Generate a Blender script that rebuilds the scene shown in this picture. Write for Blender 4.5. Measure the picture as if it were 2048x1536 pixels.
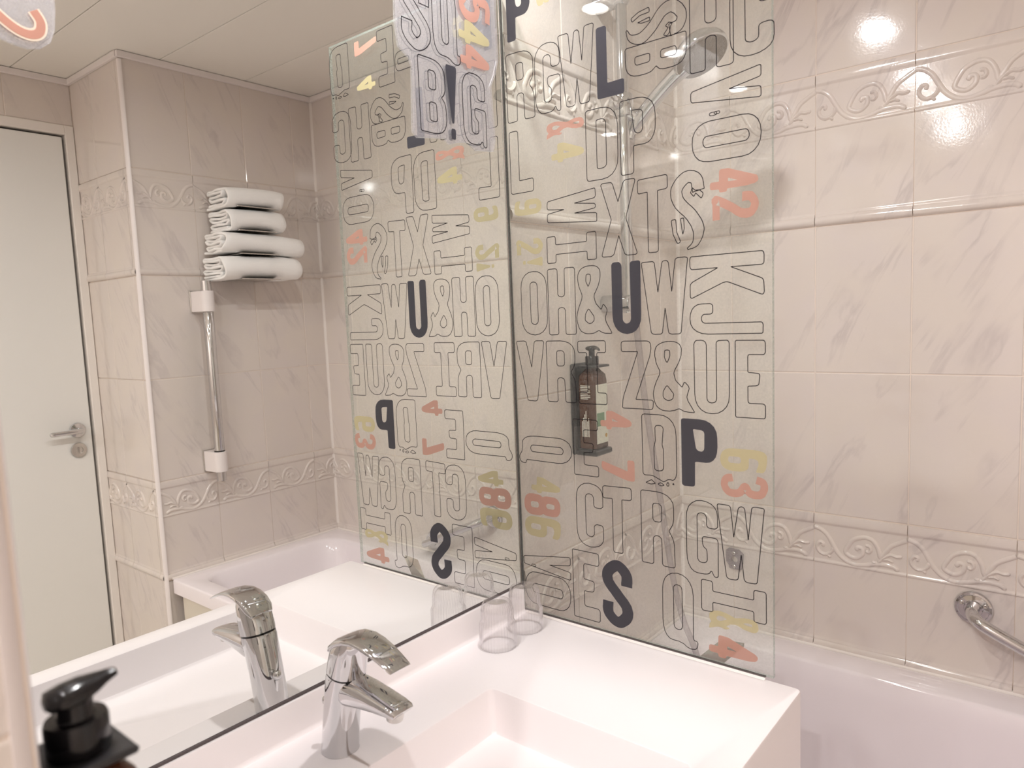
import bpy, bmesh, math, random
from mathutils import Vector, Matrix, noise as mnoise

PI = math.pi
random.seed(7)
scene = bpy.context.scene
for o in list(bpy.data.objects):
    bpy.data.objects.remove(o)
COL = scene.collection

# ------------------------------------------------------------------ camera, world, exposure, lights
cam_d = bpy.data.cameras.new('camera')
cam = bpy.data.objects.new('camera', cam_d)
COL.objects.link(cam)
cam_d.sensor_width = 36.0
cam_d.lens = 1439.77 / 2048 * 36.0
cam_d.shift_x = -7.08 / 2048
cam_d.shift_y = 13.94 / 2048
cam_d.clip_start = 0.02
cam_d.dof.use_dof = True
cam_d.dof.focus_distance = 1.45
cam_d.dof.aperture_fstop = 8.5
RGT = Vector((0.77773, 0.62737, -0.03941))
DWN = Vector((0.03403, -0.10462, -0.99393))
FWD = Vector((-0.62768, 0.77166, -0.10272))
m = Matrix.Identity(4)
for i in range(3):
    m[i][0] = RGT[i]; m[i][1] = -DWN[i]; m[i][2] = -FWD[i]
m.translation = Vector((0.8672, -1.0600, 0.5762))
cam.matrix_world = m
scene.camera = cam

world = bpy.data.worlds.new('world')
scene.world = world
world.use_nodes = True
world.node_tree.nodes['Background'].inputs[0].default_value = (1.0, 0.95, 0.9, 1)
world.node_tree.nodes['Background'].inputs[1].default_value = 0.02

vs = scene.view_settings
vs.view_transform = 'Standard'
vs.look = 'None'
vs.exposure = 2.16
vs.gamma = 1.0
vs.use_curve_mapping = False
scene.cycles.use_denoising = True
scene.cycles.use_adaptive_sampling = True
scene.cycles.adaptive_threshold = 0.04
scene.cycles.max_bounces = 12
scene.cycles.diffuse_bounces = 5
scene.cycles.glossy_bounces = 6
scene.cycles.transparent_max_bounces = 32
scene.cycles.transmission_bounces = 8
scene.cycles.caustics_reflective = False
scene.cycles.caustics_refractive = False
scene.cycles.sample_clamp_indirect = 6.0

SPOT_STRENGTH = 165.0      # radiance of the ceiling spots over the washbasin
FILL_STRENGTH = 760.0      # radiance of the added fill light at the rear of the room

# ------------------------------------------------------------------ sizes (metres; worktop = 0)
ZF, ZC = -0.85, 1.4443            # floor, ceiling
YB = 0.7002                        # wall behind the bath
XF = 1.5265                        # end wall of the bath alcove
XD = 1.9156                        # door wall
YR = -2.40                         # wall behind the photographer
XN, YN = 0.5335, -0.9695             # nib wall beside the washbasin
ZT = -0.2513                       # bath rim
TW, TH, Z0 = 0.2015, 0.3378, 0.4167  # tile size and joint level
WG = 0.4945                        # width of the glass screen
XC = 0.537                         # front of the worktop

# ------------------------------------------------------------------ materials
def srgb(r, g, b):
    f = lambda c: (c / 255 / 12.92) if c <= 10 else ((c / 255 + 0.055) / 1.055) ** 2.4
    return (f(r), f(g), f(b), 1)

def mat(name, col, rough=0.4, metal=0.0, spec=0.5, bump=None, coat=0.0):
    m = bpy.data.materials.new(name); m.use_nodes = True
    nt = m.node_tree; p = nt.nodes['Principled BSDF']
    p.inputs['Base Color'].default_value = col
    p.inputs['Roughness'].default_value = rough
    p.inputs['Metallic'].default_value = metal
    p.inputs['Specular IOR Level'].default_value = spec
    p.inputs['Coat Weight'].default_value = coat
    if bump:
        tc = nt.nodes.new('ShaderNodeTexCoord'); nz = nt.nodes.new('ShaderNodeTexNoise'); bp = nt.nodes.new('ShaderNodeBump')
        nz.inputs['Scale'].default_value = bump[0]; nz.inputs['Detail'].default_value = 3
        bp.inputs['Strength'].default_value = bump[1]; bp.inputs['Distance'].default_value = bump[2]
        nt.links.new(tc.outputs['Object'], nz.inputs['Vector']); nt.links.new(nz.outputs['Fac'], bp.inputs['Height'])
        nt.links.new(bp.outputs['Normal'], p.inputs['Normal'])
    return m

def tile_material():
    m = mat('marble_tile', srgb(224, 206, 192), 0.1, 0, 0.5)
    nt = m.node_tree; p = nt.nodes['Principled BSDF']; N = nt.nodes.new; L = nt.links.new
    tc = N('ShaderNodeTexCoord'); oi = N('ShaderNodeObjectInfo')
    cmb = N('ShaderNodeCombineXYZ')
    mul = N('ShaderNodeMath'); mul.operation = 'MULTIPLY'; mul.inputs[1].default_value = 37.0
    L(oi.outputs['Random'], mul.inputs[0])
    L(mul.outputs[0], cmb.inputs[0]); L(mul.outputs[0], cmb.inputs[2])
    add = N('ShaderNodeVectorMath'); add.operation = 'ADD'
    L(tc.outputs['Object'], add.inputs[0]); L(cmb.outputs[0], add.inputs[1])
    mr_ = N('ShaderNodeMapping'); mr_.inputs['Rotation'].default_value = (0, -PI / 6.5, 0); L(add.outputs[0], mr_.inputs['Vector'])
    mp = N('ShaderNodeMapping'); mp.inputs['Scale'].default_value = (9.0, 4.0, 1.7)
    L(mr_.outputs[0], mp.inputs['Vector'])
    nz = N('ShaderNodeTexNoise'); nz.inputs['Scale'].default_value = 1.3; nz.inputs['Detail'].default_value = 5; nz.inputs['Roughness'].default_value = 0.55; nz.inputs['Distortion'].default_value = 0.6
    L(mp.outputs[0], nz.inputs['Vector'])
    rp = N('ShaderNodeValToRGB'); e = rp.color_ramp.elements
    e[0].position = 0.40; e[0].color = (0, 0, 0, 1); e[1].position = 0.475; e[1].color = (0, 0, 0, 1)
    k = rp.color_ramp.elements.new(0.44); k.color = (1, 1, 1, 1)
    L(nz.outputs['Fac'], rp.inputs[0])
    nz2 = N('ShaderNodeTexNoise'); nz2.inputs['Scale'].default_value = 9; nz2.inputs['Detail'].default_value = 2
    L(add.outputs[0], nz2.inputs['Vector'])
    rp2 = N('ShaderNodeValToRGB'); e = rp2.color_ramp.elements; e[0].position = 0.38; e[1].position = 0.7
    L(nz2.outputs['Fac'], rp2.inputs[0])
    mm = N('ShaderNodeMath'); mm.operation = 'MULTIPLY'
    L(rp.outputs[0], mm.inputs[0]); L(rp2.outputs[0], mm.inputs[1])
    ms = N('ShaderNodeMath'); ms.operation = 'MULTIPLY'; ms.inputs[1].default_value = 0.6
    L(mm.outputs[0], ms.inputs[0])
    cl = N('ShaderNodeMix'); cl.data_type = 'RGBA'
    cl.inputs[6].default_value = srgb(224, 214, 206); cl.inputs[7].default_value = srgb(222, 212, 207)
    L(rp2.outputs[0], cl.inputs[0])
    mx = N('ShaderNodeMix'); mx.data_type = 'RGBA'; mx.inputs[7].default_value = srgb(194, 184, 181)
    L(cl.outputs[2], mx.inputs[6]); L(ms.outputs[0], mx.inputs[0])
    L(mx.outputs[2], p.inputs['Base Color'])
    nb = N('ShaderNodeTexNoise'); nb.inputs['Scale'].default_value = 210; nb.inputs['Detail'].default_value = 1
    L(add.outputs[0], nb.inputs['Vector'])
    nb2 = N('ShaderNodeTexNoise'); nb2.inputs['Scale'].default_value = 14; nb2.inputs['Detail'].default_value = 1
    L(add.outputs[0], nb2.inputs['Vector'])
    b1 = N('ShaderNodeBump'); b1.inputs['Strength'].default_value = 0.10; b1.inputs['Distance'].default_value = 0.0006
    b2 = N('ShaderNodeBump'); b2.inputs['Strength'].default_value = 0.12; b2.inputs['Distance'].default_value = 0.004
    L(nb.outputs['Fac'], b1.inputs['Height']); L(nb2.outputs['Fac'], b2.inputs['Height'])
    L(b2.outputs['Normal'], b1.inputs['Normal']); L(b1.outputs['Normal'], p.inputs['Normal'])
    return m

def clear_material(name, tint, edge_tint, refl=0.95, base=0.035, rough=0.0, haze=0.0, haze_col=(0.9, 0.88, 0.9, 1), haze_scale=600, gain=1.0, ep=2.5):
    """thin clear sheet: coloured transmission + angle dependent mirror reflection (+ fine bloom of scattering specks)"""
    m = bpy.data.materials.new(name); m.use_nodes = True
    nt = m.node_tree; nt.nodes.clear(); N = nt.nodes.new; L = nt.links.new
    out = N('ShaderNodeOutputMaterial')
    lw = N('ShaderNodeLayerWeight'); lw.inputs['Blend'].default_value = 0.5
    pw = N('ShaderNodeMath'); pw.operation = 'POWER'; pw.inputs[1].default_value = 4.5
    L(lw.outputs['Facing'], pw.inputs[0])
    fr = N('ShaderNodeMath'); fr.operation = 'MULTIPLY_ADD'; fr.inputs[1].default_value = refl - base; fr.inputs[2].default_value = base
    L(pw.outputs[0], fr.inputs[0])
    mc = N('ShaderNodeMix'); mc.data_type = 'RGBA'; mc.inputs[6].default_value = tint; mc.inputs[7].default_value = edge_tint
    p2 = N('ShaderNodeMath'); p2.operation = 'POWER'; p2.inputs[1].default_value = ep
    L(lw.outputs['Facing'], p2.inputs[0]); L(p2.outputs[0], mc.inputs[0])
    tr = N('ShaderNodeBsdfTransparent'); L(mc.outputs[2], tr.inputs[0])
    gl = N('ShaderNodeBsdfGlossy'); gl.inputs['Roughness'].default_value = rough
    gl.inputs['Color'].default_value = (gain, gain, gain, 1)
    mx = N('ShaderNodeMixShader'); L(fr.outputs[0], mx.inputs[0]); L(tr.outputs[0], mx.inputs[1]); L(gl.outputs[0], mx.inputs[2])
    last = mx
    if haze:
        tc = N('ShaderNodeTexCoord'); nz = N('ShaderNodeTexNoise'); nz.inputs['Scale'].default_value = haze_scale; nz.inputs['Detail'].default_value = 2
        L(tc.outputs['Object'], nz.inputs['Vector'])
        mr = N('ShaderNodeMapRange'); mr.inputs[1].default_value = 0.35; mr.inputs[2].default_value = 0.65; mr.inputs[3].default_value = haze * 0.3; mr.inputs[4].default_value = haze * 1.7
        L(nz.outputs['Fac'], mr.inputs[0])
        df = N('ShaderNodeBsdfDiffuse'); df.inputs[0].default_value = haze_col
        tl = N('ShaderNodeBsdfTranslucent'); tl.inputs[0].default_value = haze_col
        ad = N('ShaderNodeMixShader'); ad.inputs[0].default_value = 0.5; L(df.outputs[0], ad.inputs[1]); L(tl.outputs[0], ad.inputs[2])
        m2 = N('ShaderNodeMixShader'); L(mr.outputs[0], m2.inputs[0]); L(mx.outputs[0], m2.inputs[1]); L(ad.outputs[0], m2.inputs[2])
        last = m2
    L(last.outputs[0], out.inputs[0])
    return m

def print_material(name, col, opacity):
    m = bpy.data.materials.new(name); m.use_nodes = True
    nt = m.node_tree; nt.nodes.clear(); N = nt.nodes.new; L = nt.links.new
    out = N('ShaderNodeOutputMaterial'); df = N('ShaderNodeBsdfDiffuse'); df.inputs[0].default_value = col
    tl = N('ShaderNodeBsdfTranslucent'); tl.inputs[0].default_value = col
    a = N('ShaderNodeMixShader'); a.inputs[0].default_value = 0.35; L(df.outputs[0], a.inputs[1]); L(tl.outputs[0], a.inputs[2])
    tr = N('ShaderNodeBsdfTransparent'); mx = N('ShaderNodeMixShader'); mx.inputs[0].default_value = opacity
    L(tr.outputs[0], mx.inputs[1]); L(a.outputs[0], mx.inputs[2]); L(mx.outputs[0], out.inputs[0])
    return m

def glow(name, col, strength):
    m = bpy.data.materials.new(name); m.use_nodes = True
    nt = m.node_tree; nt.nodes.clear()
    out = nt.nodes.new('ShaderNodeOutputMaterial'); em = nt.nodes.new('ShaderNodeEmission')
    em.inputs[0].default_value = col; em.inputs[1].default_value = strength
    nt.links.new(em.outputs[0], out.inputs[0])
    return m

M = dict(
    tile=tile_material(),
    grout=mat('grout', srgb(232, 218, 206), 0.8),
    plaster=mat('plaster', srgb(215, 205, 195), 0.8),
    caulk=mat('white_caulk', srgb(236, 228, 222), 0.45),
    trim=mat('white_plastic_trim', srgb(236, 228, 226), 0.3),
    ceiling=mat('ceiling_panel', srgb(243, 239, 232), 0.45),
    dark=mat('dark_gap', srgb(40, 32, 28), 0.8),
    floor=mat('floor_tile', srgb(226, 219, 210), 0.4, bump=(30, 0.1, 0.002)),
    door=mat('door_paint', srgb(232, 230, 226), 0.35),
    frame=mat('frame_paint', srgb(236, 229, 223), 0.4),
    chrome=mat('chrome', (0.66, 0.66, 0.67, 1), 0.04, 1.0),
    steel=mat('brushed_steel', (0.62, 0.60, 0.57, 1), 0.22, 1.0),
    mirror=mat('mirror_silver', (0.90, 0.92, 0.90, 1), 0.0, 1.0),
    seal=mat('dark_seal', srgb(88, 78, 78), 0.4),
    solid=mat('solid_surface', srgb(252, 245, 245), 0.28, 0, 0.45, bump=(60, 0.03, 0.001)),
    bath=mat('bath_acrylic', srgb(244, 236, 239), 0.06, 0, 0.5),
    apron=mat('bath_panel', srgb(222, 214, 200), 0.35),
    black=mat('black_plastic', srgb(22, 20, 22), 0.18, 0, 0.5),
    blackm=mat('black_holder', srgb(38, 36, 38), 0.35),
    towel=mat('terry_cloth', srgb(251, 249, 247), 0.95, 0, 0.1, bump=(420, 0.6, 0.002)),
    paper=mat('label_paper', srgb(222, 222, 208), 0.5),
    ink=mat('label_ink', srgb(232, 226, 215), 0.6),
    green=mat('label_green', srgb(120, 150, 120), 0.6),
    gold=mat('label_gold', srgb(190, 150, 80), 0.5),
    spray=mat('spray_face', srgb(142, 130, 122), 0.5, bump=(300, 0.8, 0.003)),
    line=print_material('ink_outline', srgb(40, 36, 40), 0.97),
    k=print_material('ink_charcoal', srgb(76, 75, 82), 0.96),
    s=print_material('ink_salmon', srgb(206, 156, 140), 0.84),
    y=print_material('ink_straw', srgb(206, 194, 150), 0.78),
    cream=print_material('ink_cream', srgb(255, 236, 215), 0.9),
    spot=glow('spot_lens', (1.0, 0.985, 0.985, 1), SPOT_STRENGTH),
    room=glow('fill_lens', (1.0, 0.985, 0.985, 1), FILL_STRENGTH),  # emitter of the added fill light, not one of the basin spots
)
M['glass'] = clear_material('screen_glass', (0.972, 0.988, 0.972, 1), (0.92, 0.955, 0.93, 1), haze=0.04, haze_col=(0.93, 0.96, 0.93, 1), haze_scale=350)
M['edge'] = clear_material('glass_edge', (0.80, 0.86, 0.83, 1), (0.6, 0.7, 0.66, 1), haze=0.25, haze_col=(0.62, 0.70, 0.66, 1))
M['tumbler'] = clear_material('tumbler_plastic', (0.998, 0.995, 0.995, 1), (0.88, 0.87, 0.88, 1), refl=0.95, base=0.075, rough=0.04, ep=1.5)
M['acrylic'] = clear_material('pebbled_acrylic', (0.97, 0.965, 0.975, 1), (0.85, 0.85, 0.88, 1), base=0.075, rough=0.5, haze=0.10, haze_col=(0.88, 0.85, 0.90, 1), haze_scale=420)
M['hose'] = clear_material('clear_grey_hose', (0.86, 0.84, 0.85, 1), (0.45, 0.44, 0.47, 1), refl=0.5, rough=0.1, haze=0.12, haze_col=(0.7, 0.68, 0.7, 1), haze_scale=80)
M['amber'] = mat('amber_bottle', srgb(74, 40, 20), 0.12)

# ------------------------------------------------------------------ mesh helpers
def mesh_of(name, verts, faces, material, smooth=False):
    me = bpy.data.meshes.new(name)
    me.from_pydata([tuple(v) for v in verts], [], faces)
    mats = material if isinstance(material, (list, tuple)) else [material]
    for k in mats: me.materials.append(k)
    bm = bmesh.new(); bm.from_mesh(me)
    bmesh.ops.recalc_face_normals(bm, faces=bm.faces[:])
    bm.to_mesh(me); bm.free()
    if smooth:
        for p in me.polygons: p.use_smooth = True
    me.update()
    return me

def link(name, me, parent=None, label=None):
    o = bpy.data.objects.new(name, me); COL.objects.link(o)
    if parent is not None: o.parent = parent
    if label: o['label'] = label
    return o

def abs_loc(o):
    v = Vector((0, 0, 0))
    while o is not None:
        v += o.location; o = o.parent
    return v

def add(name, vf, material, parent=None, smooth=False, label=None, auto=None):
    """vf = (verts, faces) in room coordinates; the object hangs under its parent"""
    off = abs_loc(parent) if parent is not None else Vector((0, 0, 0))
    verts = [Vector(v) - off for v in vf[0]]
    me = mesh_of(name, verts, vf[1], material, smooth)
    if auto is not None: shade_by_angle(me, auto)
    return link(name, me, parent, label)

def shade_by_angle(me, deg):
    bm = bmesh.new(); bm.from_mesh(me)
    lim = math.radians(deg)
    for f in bm.faces: f.smooth = True
    for e in bm.edges:
        e.smooth = not (len(e.link_faces) == 2 and e.calc_face_angle(0) > lim)
    bm.to_mesh(me); bm.free()

def thing(name, label, cat, loc=(0, 0, 0), group=None, kind=None):
    o = bpy.data.objects.new(name, None); COL.objects.link(o)
    o.location = loc; o.empty_display_size = 0.02
    return tag(o, label, cat, group, kind)

def tag(o, label, cat, group=None, kind=None):
    o['label'] = label; o['category'] = cat
    if group: o['group'] = group
    if kind: o['kind'] = kind
    return o

def join(*parts):
    V, F = [], []
    for v, f in parts:
        n = len(V); V += [tuple(a) for a in v]; F += [[i + n for i in q] for q in f]
    return V, F

def box(x0, x1, y0, y1, z0, z1, bev=0.0, seg=1):
    bm = bmesh.new()
    bmesh.ops.create_cube(bm, size=1.0)
    for v in bm.verts:
        v.co = Vector(((x0 + x1) / 2 + v.co.x * (x1 - x0), (y0 + y1) / 2 + v.co.y * (y1 - y0), (z0 + z1) / 2 + v.co.z * (z1 - z0)))
    if bev > 0:
        bmesh.ops.bevel(bm, geom=bm.edges[:], offset=bev, segments=seg, affect='EDGES', profile=0.5)
    bm.verts.ensure_lookup_table()
    r = ([v.co.copy() for v in bm.verts], [[v.index for v in f.verts] for f in bm.faces])
    bm.verts.index_update()
    r = ([v.co.copy() for v in bm.verts], [[v.index for v in f.verts] for f in bm.faces])
    bm.free()
    return r

def loft(rings, cap0=True, cap1=True, closed=True):
    n = len(rings[0]); V = [p for r in rings for p in r]; F = []
    for i in range(len(rings) - 1):
        for j in range(n if closed else n - 1):
            k = (j + 1) % n
            F.append([i * n + j, i * n + k, (i + 1) * n + k, (i + 1) * n + j])
    if cap0: F.append(list(range(n))[::-1])
    if cap1: F.append([(len(rings) - 1) * n + j for j in range(n)])
    return V, F

def frame_of(d):
    d = Vector(d).normalized()
    a = Vector((0, 0, 1)) if abs(d.z) < 0.9 else Vector((1, 0, 0))
    u = d.cross(a).normalized(); w = d.cross(u).normalized()
    return u, w

def lathe(profile, origin=(0, 0, 0), axis=(0, 0, 1), seg=32, caps=(True, True), ribs=0, amp=0.0):
    """profile: (radius, height along the axis)"""
    o = Vector(origin); d = Vector(axis).normalized(); u, w = frame_of(d); rings = []
    for r, h in profile:
        ring = []
        for k in range(seg):
            a = 2 * PI * k / seg
            rr = r * (1 + (amp * math.cos(ribs * a) if ribs else 0))
            ring.append(o + d * h + u * (rr * math.cos(a)) + w * (rr * math.sin(a)))
        rings.append(ring)
    return loft(rings, *caps)

def tube(pts, rad, seg=12, caps=True):
    pts = [Vector(p) for p in pts]; n = len(pts); rings = []
    rr = rad if isinstance(rad, (list, tuple)) else [rad] * n
    t0 = (pts[1] - pts[0]).normalized(); u, w = frame_of(t0)
    for i in range(n):
        t = (pts[min(i + 1, n - 1)] - pts[max(i - 1, 0)]).normalized()
        u = (u - t * u.dot(t)).normalized(); w = t.cross(u)
        rings.append([pts[i] + (u * math.cos(2 * PI * k / seg) + w * math.sin(2 * PI * k / seg)) * rr[i] for k in range(seg)])
    return loft(rings, caps, caps)

def spline(pts, per=8):
    pts = [Vector(p) for p in pts]; out = []
    P = [pts[0] * 2 - pts[1]] + pts + [pts[-1] * 2 - pts[-2]]
    for i in range(1, len(P) - 2):
        p0, p1, p2, p3 = P[i - 1:i + 3]
        for s in range(per):
            t = s / per
            out.append(0.5 * ((2 * p1) + (p2 - p0) * t + (2 * p0 - 5 * p1 + 4 * p2 - p3) * t * t + (3 * p1 - p0 - 3 * p2 + p3) * t ** 3))
    out.append(pts[-1].copy())
    return out

def rrect(x0, x1, y0, y1, r, z, n=6):
    out = []
    for cx, cy, a0 in ((x1 - r, y1 - r, 0), (x0 + r, y1 - r, PI / 2), (x0 + r, y0 + r, PI), (x1 - r, y0 + r, 1.5 * PI)):
        for k in range(n + 1):
            a = a0 + PI / 2 * k / n
            out.append(Vector((cx + r * math.cos(a), cy + r * math.sin(a), z)))
    return out

def fillet(poly, n=5):
    """poly: (x, y, r) corner list -> rounded closed loop"""
    out = []; m_ = len(poly)
    for i in range(m_):
        p = Vector(poly[i][:2]); a = Vector(poly[i - 1][:2]); b = Vector(poly[(i + 1) % m_][:2]); r = poly[i][2]
        da, db = a - p, b - p
        ra = min(r, da.length * 0.5); rb = min(r, db.length * 0.5)
        if r <= 0.05:
            out.append(p); continue
        s, e = p + da.normalized() * ra, p + db.normalized() * rb
        for k in range(n + 1):
            t = k / n
            # a rounder curve than a plain quadratic
            c = 0.62
            q1, q2 = s + (p - s) * c, e + (p - e) * c
            out.append(s * (1 - t) ** 3 + q1 * 3 * t * (1 - t) ** 2 + q2 * 3 * t * t * (1 - t) + e * t ** 3)
    return out

def fill_loops(loops):
    """flat fill of 2-D loops (holes allowed) -> verts2d, faces"""
    bm = bmesh.new(); es = []
    for lp in loops:
        vs_ = [bm.verts.new((p[0], p[1], 0)) for p in lp]
        for i in range(len(vs_)):
            es.append(bm.edges.new((vs_[i], vs_[(i + 1) % len(vs_)])))
    bmesh.ops.triangle_fill(bm, use_beauty=True, use_dissolve=False, edges=es, normal=(0, 0, 1))
    bm.verts.index_update()
    r = ([Vector((v.co.x, v.co.y)) for v in bm.verts], [[v.index for v in f.verts] for f in bm.faces])
    bm.free()
    return r

def prism(loop, d0, d1, place):
    """extrude a 2-D loop between depths d0 and d1; place(u, v, d) -> room point"""
    return loft([[place(p[0], p[1], d0) for p in loop], [place(p[0], p[1], d1) for p in loop]])

# ------------------------------------------------------------------ tiles
def plain_tile(u0, u1, v0, v1):
    g, b, t = 0.0009, 0.0016, 0.004
    u0 += g; u1 -= g; v0 += g; v1 -= g
    lo = [(u0, t, v0), (u1, t, v0), (u1, t, v1), (u0, t, v1)]
    mid = [(u0, 0.0012, v0), (u1, 0.0012, v0), (u1, 0.0012, v1), (u0, 0.0012, v1)]
    hi = [(u0 + b, 0, v0 + b), (u1 - b, 0, v0 + b), (u1 - b, 0, v1 - b), (u0 + b, 0, v1 - b)]
    return loft([lo, mid, hi], False, True)

SCROLL = [  # vines of the relief band, millimetres from the tile's left edge and upper edge
    ([(0, 34), (16, 39), (31, 52), (43, 73), (55, 92), (73, 107), (93, 113), (117, 109), (135, 103), (159, 101), (174, 103), (184, 110)], 3.4),
    ([(147, 88), (156, 73), (167, 57), (182, 47), (201.5, 36)], 3.2),
    ([(43, 78), (41, 88), (31, 97), (18, 98), (9, 90), (7, 79), (14, 70), (21, 73), (19, 80)], 2.8),
    ([(146, 90), (141, 66), (129, 48), (111, 44), (90, 52), (79, 66), (71, 84), (79, 93), (93, 96), (107, 86), (108, 72), (98, 70), (95, 78)], 3.2),
    ([(141, 100), (152, 86), (167, 76), (179, 78), (191, 76)], 2.6),
    ([(18, 101), (31, 99), (37, 105)], 2.2),
    ([(114, 62), (123, 64), (126, 72), (121, 78), (115, 75)], 2.6),
    ([(128, 99), (139, 100)], 2.6),
    ([(152, 90), (162, 88), (172, 92)], 2.0),
]
PROFILE = [(0.9, 1.2), (2.2, -2.6), (9, -3.6), (19, -4.2), (22.5, -3.6), (25, -0.9), (27, 0), (29, 0), (110, 0), (112.5, 0), (114.5, -2.0), (117, -3.2), (119.5, -2.4), (121.5, 0), (124, 0),
           (306, 0), (309, 0), (311.5, -2.0), (314, -2.2), (315.5, -2.0), (319, -5.6), (325, -7.2), (331, -6.6), (335, -3.0), (336.9, 1.2)]

def decor_full():
    V, F = [], []
    W, g = TW * 1000, 0.9
    xs = [g, W - g]
    for x in xs:
        V.append((x, 4, 336.9)); 
        for v, d in PROFILE: V.append((x, d, v))
        V.append((x, 4, 0.9))
    # order: back-bottom ... build as a ribbon from the upper to the lower edge
    V = []
    prof = [(0.9, 4)] + PROFILE + [(336.9, 4)]
    for v, d in prof:
        V.append((g, d, v)); V.append((W - g, d, v))
    for i in range(len(prof) - 1):
        F.append([2 * i, 2 * i + 1, 2 * i + 3, 2 * i + 2])
    F.append([2 * i for i in range(len(prof))]); F.append([2 * i + 1 for i in range(len(prof))][::-1])
    parts = [(V, F)]
    for pts, r in SCROLL:
        s = spline([(p[0], 0, p[1]) for p in pts], 4)
        s = [Vector((min(max(p.x, g), W - g), 0, p.z)) for p in s]
        rings = []
        for i, p in enumerate(s):
            t = (s[min(i + 1, len(s) - 1)] - s[max(i - 1, 0)]); t.y = 0
            t = t.normalized() if t.length > 1e-6 else Vector((1, 0, 0))
            n = Vector((-t.z, 0, t.x))
            q = 0.55 if i in (0, len(s) - 1) else 1.0
            if p.x <= g + .1 or p.x >= W - g - .1: q = 1.0
            k = r * q * 1.3
            rings.append([p - n * k * 1.3 + Vector((0, .2, 0)), p - n * k * .8 + Vector((0, -2.6 * q, 0)), p + Vector((0, -4.0 * q, 0)), p + n * k * .8 + Vector((0, -2.6 * q, 0)), p + n * k * 1.3 + Vector((0, .2, 0))])
        parts.append(loft(rings, False, False, closed=False))
    V, F = join(*parts)
    return [Vector((v[0] / 1000, v[1] / 1000, TH - v[2] / 1000)) for v in V], F

DECOR = decor_full()
TILE_CACHE = {}
def tile_mesh(kind, u0, u1, v0, v1):
    key = (kind, round(u0, 3), round(u1, 3), round(v0, 3), round(v1, 3))
    if key in TILE_CACHE: return TILE_CACHE[key]
    if kind == 'plain':
        me = mesh_of('tile', *plain_tile(u0, u1, v0, v1), M['tile'])
    else:
        me = mesh_of('border_tile', *DECOR, M['tile'])
        if u0 > .002 or u1 < TW - .002 or v0 > .002 or v1 < TH - .002:
            bm = bmesh.new(); bm.from_mesh(me)
            for co, no, on in (((u0 + .0009, 0, 0), (-1, 0, 0), u0 > .002), ((u1 - .0009, 0, 0), (1, 0, 0), u1 < TW - .002), ((0, 0, v0 + .0009), (0, 0, -1), v0 > .002), ((0, 0, v1 - .0009), (0, 0, 1), v1 < TH - .002)):
                if on: bmesh.ops.bisect_plane(bm, geom=bm.verts[:] + bm.edges[:] + bm.faces[:], plane_co=co, plane_no=no, clear_outer=True)
            bm.to_mesh(me); bm.free()
        shade_by_angle(me, 50)
    TILE_CACHE[key] = me
    return me

ROT = {'-y': 0.0, '+x': PI / 2, '-x': -PI / 2, '+y': PI}
def lay_tiles(wall, facing, plane, start, width, phase, zlo, zhi, holes=()):
    """start: room coordinate of the surface's left end (seen from the room); phase: distance of one joint from it"""
    off = abs_loc(wall)
    a = phase - math.ceil(phase / TW) * TW
    while a < width - 0.004:
        u0, u1 = max(0, a), min(width, a + TW)
        for k in range(-5, 4):
            zb = Z0 + k * TH
            v0, v1 = max(zlo, zb), min(zhi, zb + TH)
            if v1 - v0 < 0.006 or u1 - u0 < 0.006: continue
            spans = [(v0, v1)]
            for (h0, h1, g0, g1) in holes:
                nxt = []
                for s0, s1 in spans:
                    if u1 <= h0 + .004 or u0 >= h1 - .004 or s1 <= g0 + .004 or s0 >= g1 - .004: nxt.append((s0, s1)); continue
                    if s0 < g0 - .01: nxt.append((s0, g0))
                    if s1 > g1 + .01: nxt.append((g1, s1))
                spans = nxt
            for s0, s1 in spans:
                decor = k in (-2, 1)
                me = tile_mesh('border' if decor else 'plain', u0 - a, u1 - a, s0 - zb, s1 - zb)
                o = link('border_tile' if decor else 'tile', me, wall)
                if facing == '-y': p = (start + a, plane, zb)
                elif facing == '+y': p = (start - a, plane, zb)
                elif facing == '+x': p = (plane, start + a, zb)
                else: p = (plane, start - a, zb)
                o.location = Vector(p) - off
                o.rotation_euler = (0, 0, ROT[facing])
        a += TW

def structure(name, vf, material, label, cat, smooth=False, auto=None):
    o = add(name, vf, material, None, smooth, None, auto)
    return tag(o, label, cat, None, 'structure')

G = 0.0013      # tile faces stand this far proud of the mortar
wall_back = structure('wall_back', box(-.1, XF + .5, YB + G, YB + .1, ZF, ZC + .05), M['grout'], 'back wall behind the bath, cream marble tiles with scroll borders', 'wall')
lay_tiles(wall_back, '-y', YB, 0.0, XF, 0.3482, ZF, 1.4290)
wall_left = structure('wall_left', join(box(-.1, -G, 0.0, YB + G, ZF, ZC + .05), box(-.1, -.006, -2.5, 0.0, ZF, ZC + .05)), M['grout'], 'shower wall of cream tiles carrying the shower rail', 'wall')
lay_tiles(wall_left, '+x', 0.0, YR, -1.60 - YR, .1, ZF, 1.4290)
lay_tiles(wall_left, '+x', 0.0, 0.009, YB - 0.009, 0.1981 - 0.009, ZF, 1.4290)
wall_right = structure('wall_right', box(XF + G, XD + .1, 0.0, YB + G, ZF, ZC + .05), M['grout'], 'projecting tiled wall at the far end of the bath, holding the towels', 'wall')
lay_tiles(wall_right, '-x', XF, YB, YB, YB - 0.0008 - 3 * TW, ZF, 1.4290)
lay_tiles(wall_right, '-y', -0.0032, XF + .004, XD - XF - .004, 1.7588 - XF - .004, ZF, 1.4290)
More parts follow.
